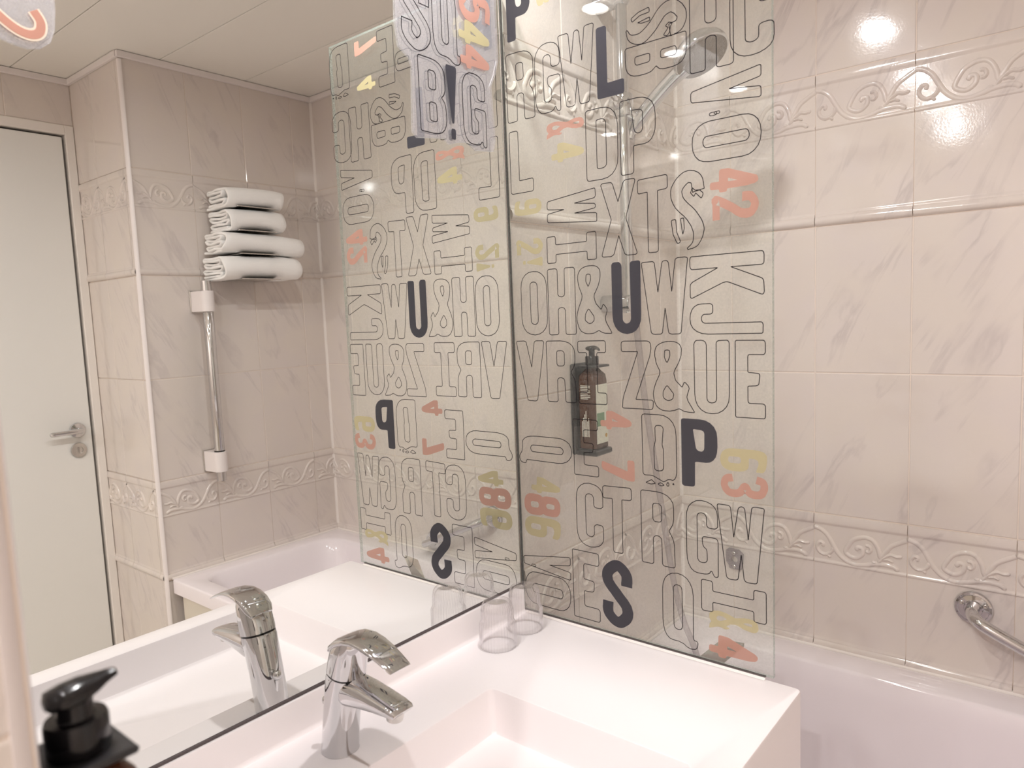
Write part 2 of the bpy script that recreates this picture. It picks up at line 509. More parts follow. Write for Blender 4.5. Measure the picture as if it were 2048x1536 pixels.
wall_door = structure('wall_door', join(box(XD + G, XD + .1, -.004, 0.0, ZF, ZC + .05), box(XD + G, XD + .1, -.95, -.004, 1.289, ZC + .05), box(XD + G, XD + .1, YR, -.95, ZF, ZC + .05)), M['grout'],
                      'tiled wall around the white door', 'wall')
lay_tiles(wall_door, '-x', XD, -.0032, 2.38, .2002, ZF, 1.4290, holes=((0.0, .95, ZF - 1, 1.289),))
wall_front = structure('wall_front', box(-.1, XD + .1, YR - .1, YR - G, ZF, ZC + .05), M['grout'], 'tiled wall behind the photographer', 'wall')
lay_tiles(wall_front, '+y', YR, XD, XD, .1, ZF, 1.4290)
wall_nib = structure('wall_nib', box(.001, XN - G, YN - .125 + G, YN - G, ZF, 1.02), M['grout'], 'short tiled partition at the left end of the washbasin', 'wall')
lay_tiles(wall_nib, '+x', XN, YN - .125, .119, .119, ZF, 1.02)
lay_tiles(wall_nib, '-y', YN - .125, .001, XN - .002, .1, ZF, 1.02)
lay_tiles(wall_nib, '+y', YN, XN - .006, XN - .008, .1, ZF, 1.02)

floor = structure('floor', box(-.1, XD + .1, YR - .1, YB + .1, ZF - .08, ZF), M['floor'], 'grey tiled bathroom floor', 'floor')

ceiling = structure('ceiling', box(-.1, XD + .1, YR - .1, YB + .1, ZC + .012, ZC + .09), M['dark'], 'beige ceiling of long metal panels with thin dark joints', 'ceiling')
yj = 0.4225
while yj < YB: yj += 0.3
first = True
while yj > YR:
    y0, y1 = max(yj - .3, YR + .001), min(yj, YB - .001)
    add('ceiling_panel', box(0.0, XD, y0 + .0012, y1 - .0012, ZC, ZC + .011, .0012), M['ceiling'], ceiling)
    yj -= 0.3

# corner beads, ceiling profile, caulk joints
def angle_trim(x0, x1, y0, y1):
    return box(x0, x1, y0, y1, ZC - .021, ZC - .0015, .0012)
n_trim = [0]
def trim(vf, material, label, auto=None):
    n_trim[0] += 1
    return structure('trim_%d' % n_trim[0], vf, material, label, 'trim', auto=auto)
trim(angle_trim(.012, XF - .012, YB - .012, YB - .0003), M['trim'], 'white ceiling profile above the wall behind the bath')
trim(angle_trim(XF - .012, XF - .0003, -.012, YB), M['trim'], 'white ceiling profile above the towels')
trim(angle_trim(XF, XD - .012, -.0152, -.0035), M['trim'], 'white ceiling profile on the short return beside the door')
trim(angle_trim(XD - .012, XD - .0003, YR, -.004), M['trim'], 'white ceiling profile above the door')
trim(angle_trim(.0, .012, .012, YB), M['trim'], 'white ceiling profile above the shower rail')
def quarter(cx, cy, r, a0, z0, z1, n=8):
    rings = []
    for z in (z0, z1):
        rings.append([Vector((cx, cy, z))] + [Vector((cx + r * math.cos(a0 + PI / 2 * k / n), cy + r * math.sin(a0 + PI / 2 * k / n), z)) for k in range(n + 1)])
    return loft(rings)
trim(quarter(XF + .0055, .0030, .0105, PI, ZF, ZC - .024), M['trim'], 'white rounded plastic bead on the outer corner by the bath end', 40)
trim(quarter(XN - .0105, YN - .0095, .0115, 0, ZF, 1.021), M['trim'], 'blurred white corner bead at the left edge of the photo', 40)
def caulk(cx, cy, sx, sy, z0, z1):
    r = .007
    return loft([[Vector((cx, cy, z)), Vector((cx + sx * r, cy, z)), Vector((cx + sx * r * .35, cy + sy * r * .35, z)), Vector((cx, cy + sy * r, z))] for z in (z0, z1)])
trim(caulk(XF, YB, -1, -1, ZT, ZC - .02), M['caulk'], 'white caulk joint in the corner beside the towels')
trim(caulk(0, YB, 1, -1, ZT, ZC - .02), M['caulk'], 'white caulk joint in the corner beside the shower rail')

def bead(p, q, n):
    p, q, n = Vector(p), Vector(q), Vector(n)
    return loft([[a, a + n * .0105, a + n * .0095 + Vector((0, 0, .003)), a + n * .005 + Vector((0, 0, .0075)), a + Vector((0, 0, .0085))] for a in (p, q)])
trim(bead((.008, YB - .0005, ZT - .003), (XF - .008, YB - .0005, ZT - .003), (0, -1, 0)), M['caulk'], 'white caulk bead between bath rim and back wall')
trim(bead((XF - .0005, .014, ZT - .003), (XF - .0005, YB - .010, ZT - .003), (-1, 0, 0)), M['caulk'], 'white caulk bead between bath rim and the towel wall')
trim(bead((.0005, .014, ZT - .003), (.0005, YB - .010, ZT - .003), (1, 0, 0)), M['caulk'], 'white caulk bead between bath rim and the shower wall')

# ------------------------------------------------------------------ door
door = thing('door_1', 'flat greenish white door with a chrome lever handle', 'door', (XD, -.47, ZF), kind='structure')
XL = XD + .004
add('leaf', box(XL, XL + .04, -.902, -.0415, ZF + .006, 1.2485, .002), M['door'], door)
add('frame', join(box(XD - .004, XD + .05, -.0325, -.0045, ZF, 1.2885, .002), box(XD - .004, XD + .05, -.946, -.907, ZF, 1.2885, .002), box(XD - .004, XD + .05, -.907, -.0325, 1.2565, 1.2885, .002)), M['frame'], door)
add('rebate', box(XD + .03, XD + .052, -.907, -.0325, ZF, 1.2565), M['dark'], door)
hx = XL
h = add('handle', join(lathe([(.003, -.05), (.0085, -.048), (.009, -.044), (.009, .0)], (hx, -.0865, .2397), (1, 0, 0), 20), ), M['chrome'], door, auto=40)
hand = add('lever', tube([(hx - .045, -.0865, .2397), (hx - .045, -.098, .2397), (hx - .044, -.13, .2392), (hx - .043, -.172, .2385)], [.0088, .0088, .0084, .0082], 16), M['chrome'], h, auto=40)
add('lever_tip', lathe([(.0083, 0), (.0086, .004), (.0078, .009), (.004, .0125), (.001, .0135)], (hx - .043, -.173, .2385), (0, -1, 0), 16), M['chrome'], h, auto=40)
add('rosette', lathe([(.0255, 0), (.0262, -.004), (.0245, -.008), (.012, -.0095), (.0115, -.011)], (hx, -.0865, .2397), (1, 0, 0), 32), M['chrome'], h, auto=40)
lk = add('lock_rosette', lathe([(.0255, 0), (.0262, -.004), (.0245, -.008), (.0125, -.0085), (.012, -.005), (.001, -.005)], (hx, -.0885, .1695), (1, 0, 0), 32), M['steel'], door, auto=40, label='satin lock rosette')
add('thumb_turn', box(hx - .0175, hx - .005, -.0905, -.0865, .160, .179, .001), M['steel'], lk)

# ------------------------------------------------------------------ lettering
GL = {
 'O': [[(0, 0, 6), (10, 0, 6), (10, 23, 6), (0, 23, 6)], [(3.6, 3.8, 1.6), (6.4, 3.8, 1.6), (6.4, 19.2, 1.6), (3.6, 19.2, 1.6)]],
 'D': [[(0, 0, 1), (10, 0, 6.5), (10, 23, 6.5), (0, 23, 1)], [(3.4, 3.6, .6), (6.4, 3.6, 1.6), (6.4, 19.4, 1.6), (3.4, 19.4, .6)]],
 'D2': [[(0, 2.2, 1.2), (2.6, 2.5, .6), (4.6, 1.6, .6), (6.2, .6, .5), (7.6, 1.8, .8), (9.2, 1.5, .6), (10, 3.5, 1), (10, 23, 6.5), (0, 23, 1)], [(3.6, 4.2, .9), (6.2, 4.2, 1.4), (6.3, 11.5, .5), (5.9, 13, .5), (6.4, 19.4, 1.4), (3.9, 19.4, .9), (3.9, 13.8, .4), (3.5, 12.3, .4)],
        [(.8, -.3, .3), (2.6, 1.0, .4), (3.8, -.2, .3), (2.4, -.6, .3)], [(4.4, -.3, .3), (5.2, .3, .3), (6.4, -.4, .3), (5.4, -.8, .3)], [(7.0, -.2, .3), (7.4, .8, .3), (7.8, -.1, .3), (7.4, -.7, .3)], [(8.7, .2, .2), (9.1, .6, .2), (9.2, .1, .2)]],
 'Q': [[(0, 1.5, 6), (6.2, 1.5, 2), (7.8, 0, 1.2), (10.6, .2, 1.6), (11, 3, 1.2), (9.5, 3.0, .8), (9.6, 23, 6), (0, 23, 6)], [(3.5, 5.2, 1.5), (6.2, 5.2, 1.5), (6.2, 19.4, 1.5), (3.5, 19.4, 1.5)]],
 'C': [[(0, 0, 6), (10, 0, 6), (10, 8.5, 1.2), (6.6, 8.5, 1.2), (6.6, 3.8, 1.6), (3.5, 3.8, 1.6), (3.5, 19.2, 1.6), (6.6, 19.2, 1.6), (6.6, 14.5, 1.2), (10, 14.5, 1.2), (10, 23, 6), (0, 23, 6)]],
 'G': [[(0, 0.3, 6), (7, 0.3, 2), (7.9, 2, .8), (8.6, 0, 1), (10, 0, .8), (10, 12, 1.2), (5.0, 12, 1), (5.2, 9.0, .8), (6.5, 8, .6), (6.6, 3.8, 1.4), (3.5, 3.8, 1.4), (3.5, 19.2, 1.4), (6.4, 19.2, 1.4), (6.5, 14.8, 1.2), (9.9, 14.8, 1.2), (9.9, 23, 6), (0, 23, 6)]],
 'X': [[(0, 0, .8), (3.4, 0, .8), (5, 6.3, .1), (6.6, 0, .8), (10, 0, .8), (7, 11.5, .3), (9.8, 23, .8), (6.6, 23, .8), (5, 16.7, .1), (3.4, 23, .8), (.2, 23, .8), (3, 11.5, .3)]],
 'T': [[(3.3, 0, .8), (6.7, 0, .8), (6.7, 18.6, .3), (10, 18.8, .8), (10, 23, .9), (0, 22.6, .8), (0, 18.4, .8), (3.3, 18.6, .3)]],
 'I': [[(0, 0, .8), (10, 0, .8), (10, 4.2, .8), (6.8, 4.2, .6), (6.8, 18.8, .6), (10, 18.8, .8), (10, 23, .8), (0, 23, .8), (0, 18.8, .8), (3.2, 18.8, .6), (3.2, 4.2, .6), (0, 4.2, .8)]],
 'H': [[(0, 0, .8), (3.6, 0, .8), (3.6, 9.5, 1.3), (6.2, 9.5, 1.3), (6.2, 0, .8), (10, 0, .8), (10, 23, .8), (6.2, 23, .8), (6.2, 13.2, 1.3), (3.6, 13.2, 1.3), (3.6, 23, .8), (0, 23, .8)]],
 'R': [[(0, 0, .8), (3.6, 0, .8), (3.6, 9.2, 1.3), (6.1, 9.2, 1.3), (6.3, 0, .8), (10, 0, .8), (9.8, 8.5, 1.8), (8.3, 11.3, .5), (9.8, 14, 1.8), (9.8, 23, 6), (0, 23, .8)], [(3.6, 13.6, .9), (6.2, 13.6, 1), (6.2, 19.4, 1.2), (3.6, 19.4, .9)]],
 'B': [[(0, 0, .8), (10, 0, 6), (10, 10, 2.4), (8.4, 11.8, .2), (10, 13.5, 2.4), (10, 23, 6), (0, 23, .8)], [(3.6, 3.8, .9), (6.4, 3.8, 1), (6.4, 9.6, 1), (3.6, 9.6, .9)], [(3.6, 13.6, .9), (6.4, 13.6, 1), (6.4, 19.4, 1), (3.6, 19.4, .9)]],
 'P': [[(0, 0, .8), (3.7, 0, .9), (3.8, 8.6, .5), (10, 8.6, 5.5), (10, 23, 6), (0, 23, .8)], [(4.2, 12.2, 1.6), (6.4, 12.2, 1.4), (6.5, 19.3, 1.2), (3.3, 19.6, .5)]],
 'L': [[(0, 0, .9), (10, 0, .9), (10, 4.8, .9), (3.9, 4.6, .4), (3.9, 23, 1), (0, 23, .9)]],
 'E': [[(0, 0, .5), (10, 0, .9), (10, 4.4, 1.1), (4.2, 4.4, .8), (4.2, 9.5, .4), (7.8, 9.7, .9), (8.2, 13.3, .9), (4.2, 13.6, .4), (4.2, 18.8, .8), (10, 18.8, .9), (10, 23, .9), (0, 23, .5)]],
 'V': [[(3.6, 0, .8), (7, 0, .8), (10, 23, .8), (6.6, 23, .8), (5.3, 13, .1), (3.6, 23, .8), (0, 23, .8)]],
 'W': [[(2, 0, .8), (4.4, 0, .8), (5.1, 8, .15), (5.8, 0, .8), (8.4, 0, .8), (10, 23, .6), (7.4, 23, .8), (6.6, 13, .15), (5.9, 22.5, .9), (4.6, 22.5, .9), (3.6, 13, .15), (2.9, 22.5, .8), (0, 22.5, .6)]],
 'K': [[(0, 0, .8), (3, 0, .8), (3, 9, .3), (6.3, 0, .9), (10, 0, .9), (6.2, 11.5, 1), (9.8, 23, .9), (6.2, 23, .9), (3, 13, .3), (3, 23, .8), (0, 23, .8)]],
 'J': [[(0, 0, 6), (10, 0, 6), (10, 23, .6), (6.4, 23, .9), (6.4, 3.8, 1.5), (3.4, 3.8, 1.5), (3.4, 7.5, .9), (0, 7.5, 1)]],
 'U': [[(0, 0, 6.2), (10, 0, 6.2), (10, 23, .9), (6.4, 22.8, .9), (6.4, 3.4, 1.6), (3.6, 3.4, 1.6), (3.6, 23, 1.6), (0, 23, 1.2)]],
 'Z': [[(0, 0, .5), (9.8, 0, .8), (10, 3.2, .8), (4.4, 3.2, .3), (9.6, 19.5, 2), (9.4, 23, 1.4), (0, 23, 1), (0, 19.4, .8), (5.4, 19.4, .3), (0.2, 3.4, 1)]],
 '&': [[(4.6, 23, 2.5), (7.2, 21.6, 2), (6.9, 17, 2), (5.1, 12.6, .9), (5.6, 10.2, .5), (7.1, 8.0, .3), (7.7, 9.8, .5), (8.9, 8.0, .8), (8.1, 5.0, .8), (8.5, 3.6, .7), (10, 0, .5), (7.4, .2, 1), (6.4, 1.2, .5), (4.6, 0, 2.5), (1.2, .3, 3), (0, 4.5, 2.5), (.4, 8, 2), (2.0, 12.6, 1), (.7, 16.5, 2), (.7, 21.6, 2.5)],
        [(3.1, 19.9, .5), (4.3, 19.9, .6), (4.4, 18, .6), (3.6, 15.7, .5), (3.0, 17.6, .5)], [(3.5, 8.6, .6), (5.1, 5.8, .5), (5.0, 4.2, .6), (3.8, 3.3, .7), (2.5, 4.5, .6), (2.6, 6.6, .6)]],
 '4': [[(5.2, 0, 1.2), (8.4, 0, 1.2), (8.5, 4.4, .6), (10, 4.6, 1.2), (10, 8.2, 1.2), (8.6, 8.4, .6), (8.4, 19, 1.5), (7.6, 23, 1.5), (5, 23, 1.5), (0, 9, 1.5), (0, 4.6, 1.2), (5.2, 4.4, .6)], [(4.1, 8.8, .4), (5.6, 8.8, .4), (5.6, 13.4, .4)]],
 '7': [[(1.4, 0, 1.4), (5.4, 0, 1.4), (10, 18, 2.5), (10, 23, 1.2), (0, 23, 1.2), (0, 18.2, 1), (5.4, 18.2, .4)]],
 '8': [[(0, 0, 5.5), (10, 0, 5.5), (10, 10, 4), (8.9, 12, .4), (9.6, 14, 4), (9.6, 23, 5.5), (.4, 23, 5.5), (.4, 14, 4), (1.1, 12, .4), (0, 10, 4)], [(3.6, 4.2, 1.4), (6.4, 4.2, 1.4), (6.4, 9.4, 1.4), (3.6, 9.4, 1.4)], [(3.8, 14.2, 1.4), (6.2, 14.2, 1.4), (6.2, 19.4, 1.4), (3.8, 19.4, 1.4)]],
 '6': [[(0, 0, 6), (10, 0, 6), (10, 14.4, 5), (3.8, 14.4, .5), (4.0, 18.6, 1.8), (6.2, 19.2, 1), (9.6, 17.6, 1), (9.8, 22, 2), (5, 23.4, 4), (0, 23, 6)], [(3.6, 4.0, 1.4), (6.4, 4.0, 1.4), (6.4, 10.6, 1.4), (3.6, 10.6, 1.4)]],
 '!': [[(0, 23, 1.6), (10, 23, 1.6), (6, 5, .8), (4, 5, .8)], [(3.3, 0, .8), (6.7, 0, .8), (7.2, 3.4, 1.4), (2.8, 3.4, 1.4)]],
}
GL['9'] = [[(10 - p[0], 23.2 - p[1], p[2]) for p in lp] for lp in GL['6']]
STROKE = {
 '2': ([(1.7, 15), (1.9, 19), (5, 21.2), (8.1, 19), (8.0, 14.5), (5.2, 9.5), (1.8, 2.0), (4.0, 2.0), (9.9, 2.0)], 1.85),
 '3': ([(1.4, 17.5), (2.4, 20.6), (5, 21.2), (8.0, 19.4), (8.0, 14.6), (5.0, 12.0), (8.2, 9.2), (8.4, 4.4), (5.4, 1.8), (2.2, 2.8), (1.4, 6)], 1.8),
 'S': ([(8.3, 14.6), (8.2, 18.6), (5.2, 21.2), (2.0, 18.6), (2.1, 15.2), (5.0, 11.5), (8.1, 7.6), (8.1, 4.2), (5.1, 1.8), (1.9, 4.4), (1.8, 8.4)], 1.85),
 'SF': ([(8.4, 17.2), (7.6, 20.6), (4.8, 21.4), (2.0, 18.4), (2.6, 14.6), (6.2, 10.4), (8.2, 6.4), (7.4, 2.4), (5.0, .8)], 1.7),
 '5': ([(8.6, 21.2), (2.2, 21.2), (2.0, 12.6), (5.2, 13.8), (8.2, 11.2), (8.2, 5), (5, 1.8), (1.7, 4.6)], 1.8),
}
def ribbon_loop(pts, hw, taper_end=False):
    s = spline([(p[0], p[1], 0) for p in pts], 7); a, b = [], []
    for i, p in enumerate(s):
        t = (s[min(i + 1, len(s) - 1)] - s[max(i - 1, 0)]).normalized(); n = Vector((-t.y, t.x, 0))
        w = hw
        if taper_end:
            f = i / (len(s) - 1)
            w = hw * (1.0 if f < .75 else 1.0 - .85 * (f - .75) / .25)
        a.append(Vector((p.x + n.x * w, p.y + n.y * w))); b.append(Vector((p.x - n.x * w, p.y - n.y * w)))
    return a + b[::-1]

def glyph(ch):
    if ch in STROKE:
        loops = [ribbon_loop(*STROKE[ch], taper_end=(ch == 'SF'))]
        if ch == 'SF':
            loops += [fillet([(.2, 9.6, .5), (1.6, 9.8, .5), (1.8, 6, .4), (3.0, 3, .5), (1.9, 2.6, .5), (.7, 5.5, .4)]), fillet([(3.0, 9.8, .3), (4.0, 9.9, .3), (4.1, 7, .3), (3.6, 5.2, .2)]),
                      fillet([(6.1, 16.8, .2), (7.0, 15.6, .3), (7.6, 16.6, .2), (9.2, 14.8, .4), (9.8, 16.2, .4), (8.8, 17.2, .2), (7.4, 17.4, .2), (6.6, 18.2, .2)])]
    else:
        loops = [fillet(lp) for lp in GL[ch]]
    xs = [p.x for lp in loops for p in lp]; ys = [p.y for lp in loops for p in lp]
    x0, x1, y0, y1 = min(xs), max(xs), min(ys), max(ys)
    return [[Vector(((p.x - x0) / (x1 - x0), (p.y - y0) / (y1 - y0))) for p in lp] for lp in loops]

def outline_mesh(loop, w):
    n = len(loop); V, F = [], []
    for i in range(n):
        p, a, b = loop[i], loop[i - 1], loop[(i + 1) % n]
        d1, d2 = (p - a), (b - p)
        d1 = d1.normalized() if d1.length > 1e-9 else d2.normalized()
        d2 = d2.normalized() if d2.length > 1e-9 else d1
        t = d1 + d2
        t = t.normalized() if t.length > 1e-6 else d1
        nn = Vector((-t.y, t.x)); c = max(0.45, abs(nn.dot(Vector((-d1.y, d1.x)))))
        V.append(p + nn * (w / 2 / c)); V.append(p - nn * (w / 2 / c))
    for i in range(n):
        j = (i + 1) % n
        F.append([2 * i, 2 * i + 1, 2 * j + 1, 2 * j])
    return V, F

def put_letter(parent, ch, style, a0, a1, b0, b1, rot, place, name='printed_letter', width=.0013):
    """place(a, b) -> room point on the printed surface"""
    loops = []
    for lp in glyph(ch):
        q = []
        for p in lp:
            u, v = (p.y, 1 - p.x) if rot else (p.x, p.y)
            q.append(Vector((a0 + u * (a1 - a0), b0 + v * (b1 - b0))))
        # a hand cut, slightly worn edge
        sd = ord(ch[0]) + a0 * 97 + b0 * 53
        q = [p + Vector((mnoise.noise(Vector((p.x * 260, p.y * 260, sd))), mnoise.noise(Vector((p.x * 260, p.y * 260, sd + 9))))) * .00045 for p in q]
        loops.append([p for i, p in enumerate(q) if (p - q[i - 1]).length > 1e-5])
    if style == 'o':
        V, F = [], []
        for lp in loops:
            v, f = outline_mesh(lp, width); n = len(V); V += v; F += [[i + n for i in g] for g in f]
        mt = M['line']
    else:
        V, F = fill_loops(loops); mt = M[style]
    colour = {'o': None, 'k': 'solid charcoal letter ', 's': 'salmon pink ', 'y': 'pale straw yellow '}[style]
    lab = None if colour is None else colour + ('character ' if style != 'k' else '') + {'&': 'ampersand', '!': 'exclamation mark'}.get(ch, ch)
    return add(name, ([place(p.x, p.y) for p in V], F), mt, parent, label=lab)
LETTERS = [
  ('D2', 'o', 0.4292, 0.4951, 1.0743, 1.1844, 0), ('7', 's', 0.334, 0.4066, 1.1484, 1.1779, 1), ('E', 'o', 0.2831, 0.3326, 1.0683, 1.1814, 0),
  ('Q', 'o', 0.227, 0.2806, 1.0818, 1.1251, 1), ('4', 'y', 0.3442, 0.4053, 1.0712, 1.0995, 1), ('C', 'o', 0.4342, 0.4983, 0.9358, 1.046, 0),
  ('H', 'o', 0.3713, 0.4389, 0.9312, 1.0464, 0), ('P', 'k', 0.0183, 0.072, 1.0676, 1.1707, 0), ('8', 'y', 0.0857, 0.1165, 1.1103, 1.1485, 1),
  ('R', 'o', 0.0129, 0.075, 0.9277, 1.0465, 0), ('G', 'o', 0.0771, 0.1313, 0.9275, 1.0456, 0), ('W', 'o', 0.1292, 0.2009, 0.9292, 1.0529, 0),
  ('L', 'k', 0.2052, 0.2567, 0.929, 1.0424, 0), ('SF', 'o', 0.262, 0.3665, 0.9954, 1.0485, 1), ('B', 'o', 0.2594, 0.3657, 0.9498, 0.9961, 1),
  ('V', 'o', 0.3716, 0.4794, 0.876, 0.9199, 1), ('O', 'o', 0.3727, 0.4795, 0.7973, 0.8565, 1), ('&', 's', 0.0988, 0.1772, 0.8836, 0.9106, 1),
  ('4', 'y', 0.1074, 0.1759, 0.8407, 0.8731, 1), ('D', 'o', 0.1804, 0.2421, 0.7995, 0.9154, 0), ('P', 'o', 0.2471, 0.311, 0.7997, 0.9167, 0),
  ('L', 'o', 0.014, 0.066, 0.8004, 0.9112, 0), ('4', 's', 0.4006, 0.4749, 0.7492, 0.7837, 1), ('2', 's', 0.403, 0.4757, 0.7076, 0.7464, 1),
  ('W', 'o', 0.0943, 0.1981, 0.7316, 0.7874, 1), ('I', 'o', 0.0913, 0.1951, 0.6685, 0.7151, 1), ('X', 'o', 0.2063, 0.2736, 0.6703, 0.7919, 0),
  ('T', 'o', 0.2767, 0.3299, 0.6704, 0.7896, 0), ('SF', 'o', 0.3352, 0.3917, 0.6694, 0.7896, 0), ('9', 'y', 0.0195, 0.0822, 0.7596, 0.7869, 1),
  ('2', 'y', 0.0207, 0.0822, 0.6876, 0.7165, 1), ('!', 'y', 0.0350, 0.0802, 0.6660, 0.6820, 1), ('O', 'o', 0.0279, 0.087, 0.5412, 0.6571, 0),
  ('H', 'o', 0.0902, 0.1488, 0.5407, 0.6582, 0), ('&', 'o', 0.1513, 0.2215, 0.5411, 0.6582, 0), ('U', 'k', 0.2237, 0.279, 0.5397, 0.6603, 0),
  ('W', 'o', 0.2811, 0.3621, 0.5383, 0.6587, 0), ('K', 'o', 0.3661, 0.4827, 0.5936, 0.658, 1), ('J', 'o', 0.3651, 0.4811, 0.5374, 0.5842, 1),
  ('V', 'o', 0.0124, 0.0763, 0.4181, 0.5301, 0), ('R', 'o', 0.0816, 0.1451, 0.4186, 0.5294, 0), ('I', 'o', 0.1509, 0.2084, 0.4179, 0.5288, 0),
  ('Z', 'o', 0.2392, 0.2977, 0.414, 0.5278, 0), ('&', 'o', 0.2982, 0.3701, 0.4127, 0.5266, 0), ('U', 'o', 0.3711, 0.4286, 0.4128, 0.5278, 0),
  ('E', 'o', 0.4381, 0.4842, 0.4094, 0.5271, 0), ('4', 's', 0.1938, 0.2557, 0.375, 0.408, 1), ('7', 's', 0.1939, 0.2596, 0.2876, 0.3237, 1),
  ('D2', 'o', 0.2754, 0.3378, 0.2869, 0.4062, 0), ('P', 'k', 0.3469, 0.4083, 0.2922, 0.4027, 0), ('6', 'y', 0.4123, 0.4864, 0.325, 0.3606, 1),
  ('3', 's', 0.4129, 0.4877, 0.2838, 0.3207, 1), ('Q', 'o', 0.0097, 0.1308, 0.2979, 0.351, 1), ('E', 'o', 0.1355, 0.1875, 0.2879, 0.3893, 0),
  ('4', 'y', 0.0348, 0.1022, 0.2423, 0.2734, 1), ('8', 's', 0.0162, 0.1013, 0.1983, 0.2398, 1), ('6', 'y', 0.0158, 0.1006, 0.1561, 0.1956, 1),
  ('C', 'o', 0.1375, 0.1941, 0.1571, 0.2744, 0), ('T', 'o', 0.1947, 0.252, 0.1564, 0.2754, 0), ('R', 'o', 0.2703, 0.3324, 0.1495, 0.2755, 0),
  ('G', 'o', 0.3535, 0.4075, 0.1484, 0.2711, 0), ('W', 'o', 0.4067, 0.4818, 0.1504, 0.2722, 0), ('V', 'o', 0.0099, 0.1196, 0.085, 0.1283, 1),
  ('O', 'o', 0.0113, 0.1185, 0.0206, 0.0849, 1), ('E', 'o', 0.1252, 0.1822, 0.0185, 0.1465, 0), ('S', 'k', 0.188, 0.2505, 0.0186, 0.1426, 0),
  ('Q', 'o', 0.308, 0.3709, 0.0166, 0.1416, 0), ('I', 'o', 0.3783, 0.4841, 0.0892, 0.1406, 1), ('&', 'y', 0.3908, 0.4717, 0.0617, 0.0937, 1),
  ('4', 's', 0.3902, 0.4704, 0.0164, 0.0534, 1)]

# ------------------------------------------------------------------ bathtub
tub = thing('bathtub', 'glossy white built-in bathtub along the back wall', 'bathtub', (XF / 2, YB / 2, ZF))
x0, x1, y0, y1 = 0.0095, XF - .0095, 0.012, YB - .0095
rings = [rrect(x0 + .012, x1 - .002, y0 + .012, y1 - .002, .006, ZT - .048), rrect(x0, x1, y0, y1, .008, ZT - .048), rrect(x0, x1, y0, y1, .008, ZT - .006),
         rrect(x0 + .002, x1 - .002, y0 + .002, y1 - .002, .008, ZT - .0015), rrect(x0 + .006, x1 - .006, y0 + .006, y1 - .006, .008, ZT)]
ins = [(.10, .058, .060, .078, .07, 0), (.104, .064, .064, .082, .075, -.0025), (.107, .070, .067, .085, .08, -.008), (.115, .085, .072, .091, .09, -.05), (.13, .15, .085, .103, .10, -.20), (.15, .24, .10, .118, .10, -.33), (.17, .28, .12, .138, .10, -.365), (.20, .32, .15, .168, .09, -.375)]
for a, b, c, d_, r, dz in ins:
    rings.append(rrect(x0 + a, x1 - b, y0 + c, y1 - d_, r, ZT + dz))
add('shell', loft(rings, False, True), M['bath'], tub, auto=50)
add('apron_panel', box(x0 + .02, x1 - .03, y0 + .016, y0 + .034, ZF + .03, ZT - .05, .002), M['apron'], tub)
for lx in (x0 + .03, x1 - .12): add('leg', box(lx, lx + .04, .1, .6, ZF, ZF + .10), M['steel'], tub)
add('drain', lathe([(.032, 0), (.033, .002), (.027, .0035), (.001, .003)], (.34, .34, ZT - .375), (0, 0, 1), 28), M['chrome'], tub, auto=40)

# ------------------------------------------------------------------ washbasin worktop
vanity = thing('washbasin', 'white solid washbasin worktop with a sunken rectangular basin', 'washbasin', (.27, -.48, ZF))
ox0, ox1, oy0, oy1 = .0, XC, YN + .001, .0035
SK = -.205
R_ = lambda e, z, r=.010: rrect(ox0 + e, ox1 - e, oy0 + e, oy1 - e, max(r - e, .002), z)
bx0, bx1, by0, by1 = .1455, .4835, -.83, -.2625
def B_(e, z, r): return rrect(bx0 + e, bx1 - e, by0 + e, by1 - e, r, z)
rings = [R_(.004, SK), R_(0, SK + .004), R_(0, -.004), R_(.0012, -.0012), R_(.004, 0), B_(-.003, 0, .012), B_(-.0008, -.001, .010), B_(.0006, -.004, .009), B_(.012, -.058, .010), B_(.0145, -.0625, .010), B_(.019, -.0645, .010)]
add('worktop', loft(rings, True, True), M['solid'], vanity, auto=35)
add('upstand', loft([[Vector((0, y, 0)), Vector((.0125, y, 0)), Vector((.009, y, .0022)), Vector((.0072, y, .006)), Vector((.0068, y, .0495)), Vector((.0055, y, .0515)), Vector((0, y, .0515))] for y in (oy0, -.0005)]), M['solid'], vanity, auto=35)
add('basin_drain', lathe([(.026, 0), (.027, .002), (.021, .0035), (.001, .0045)], (.30, -.745, -.0645), (0, 0, 1), 28), M['chrome'], vanity, auto=40)
add('cabinet', box(.03, XC - .05, YN + .03, -.03, ZF, SK, .002), M['apron'], vanity)

# ------------------------------------------------------------------ mirror
mirror = thing('mirror', 'large frameless wall mirror above the washbasin', 'mirror', (-.003, -.48, .06))
add('silvered_glass', box(-.0055, 0.0, -1.599, -.0008, .0565, 1.42), M['mirror'], mirror)
add('bottom_seal', join(box(-.0055, .0016, YN + .002, -.0008, .0518, .0562, .0006)), M['seal'], mirror, label='dark grey seal strip')

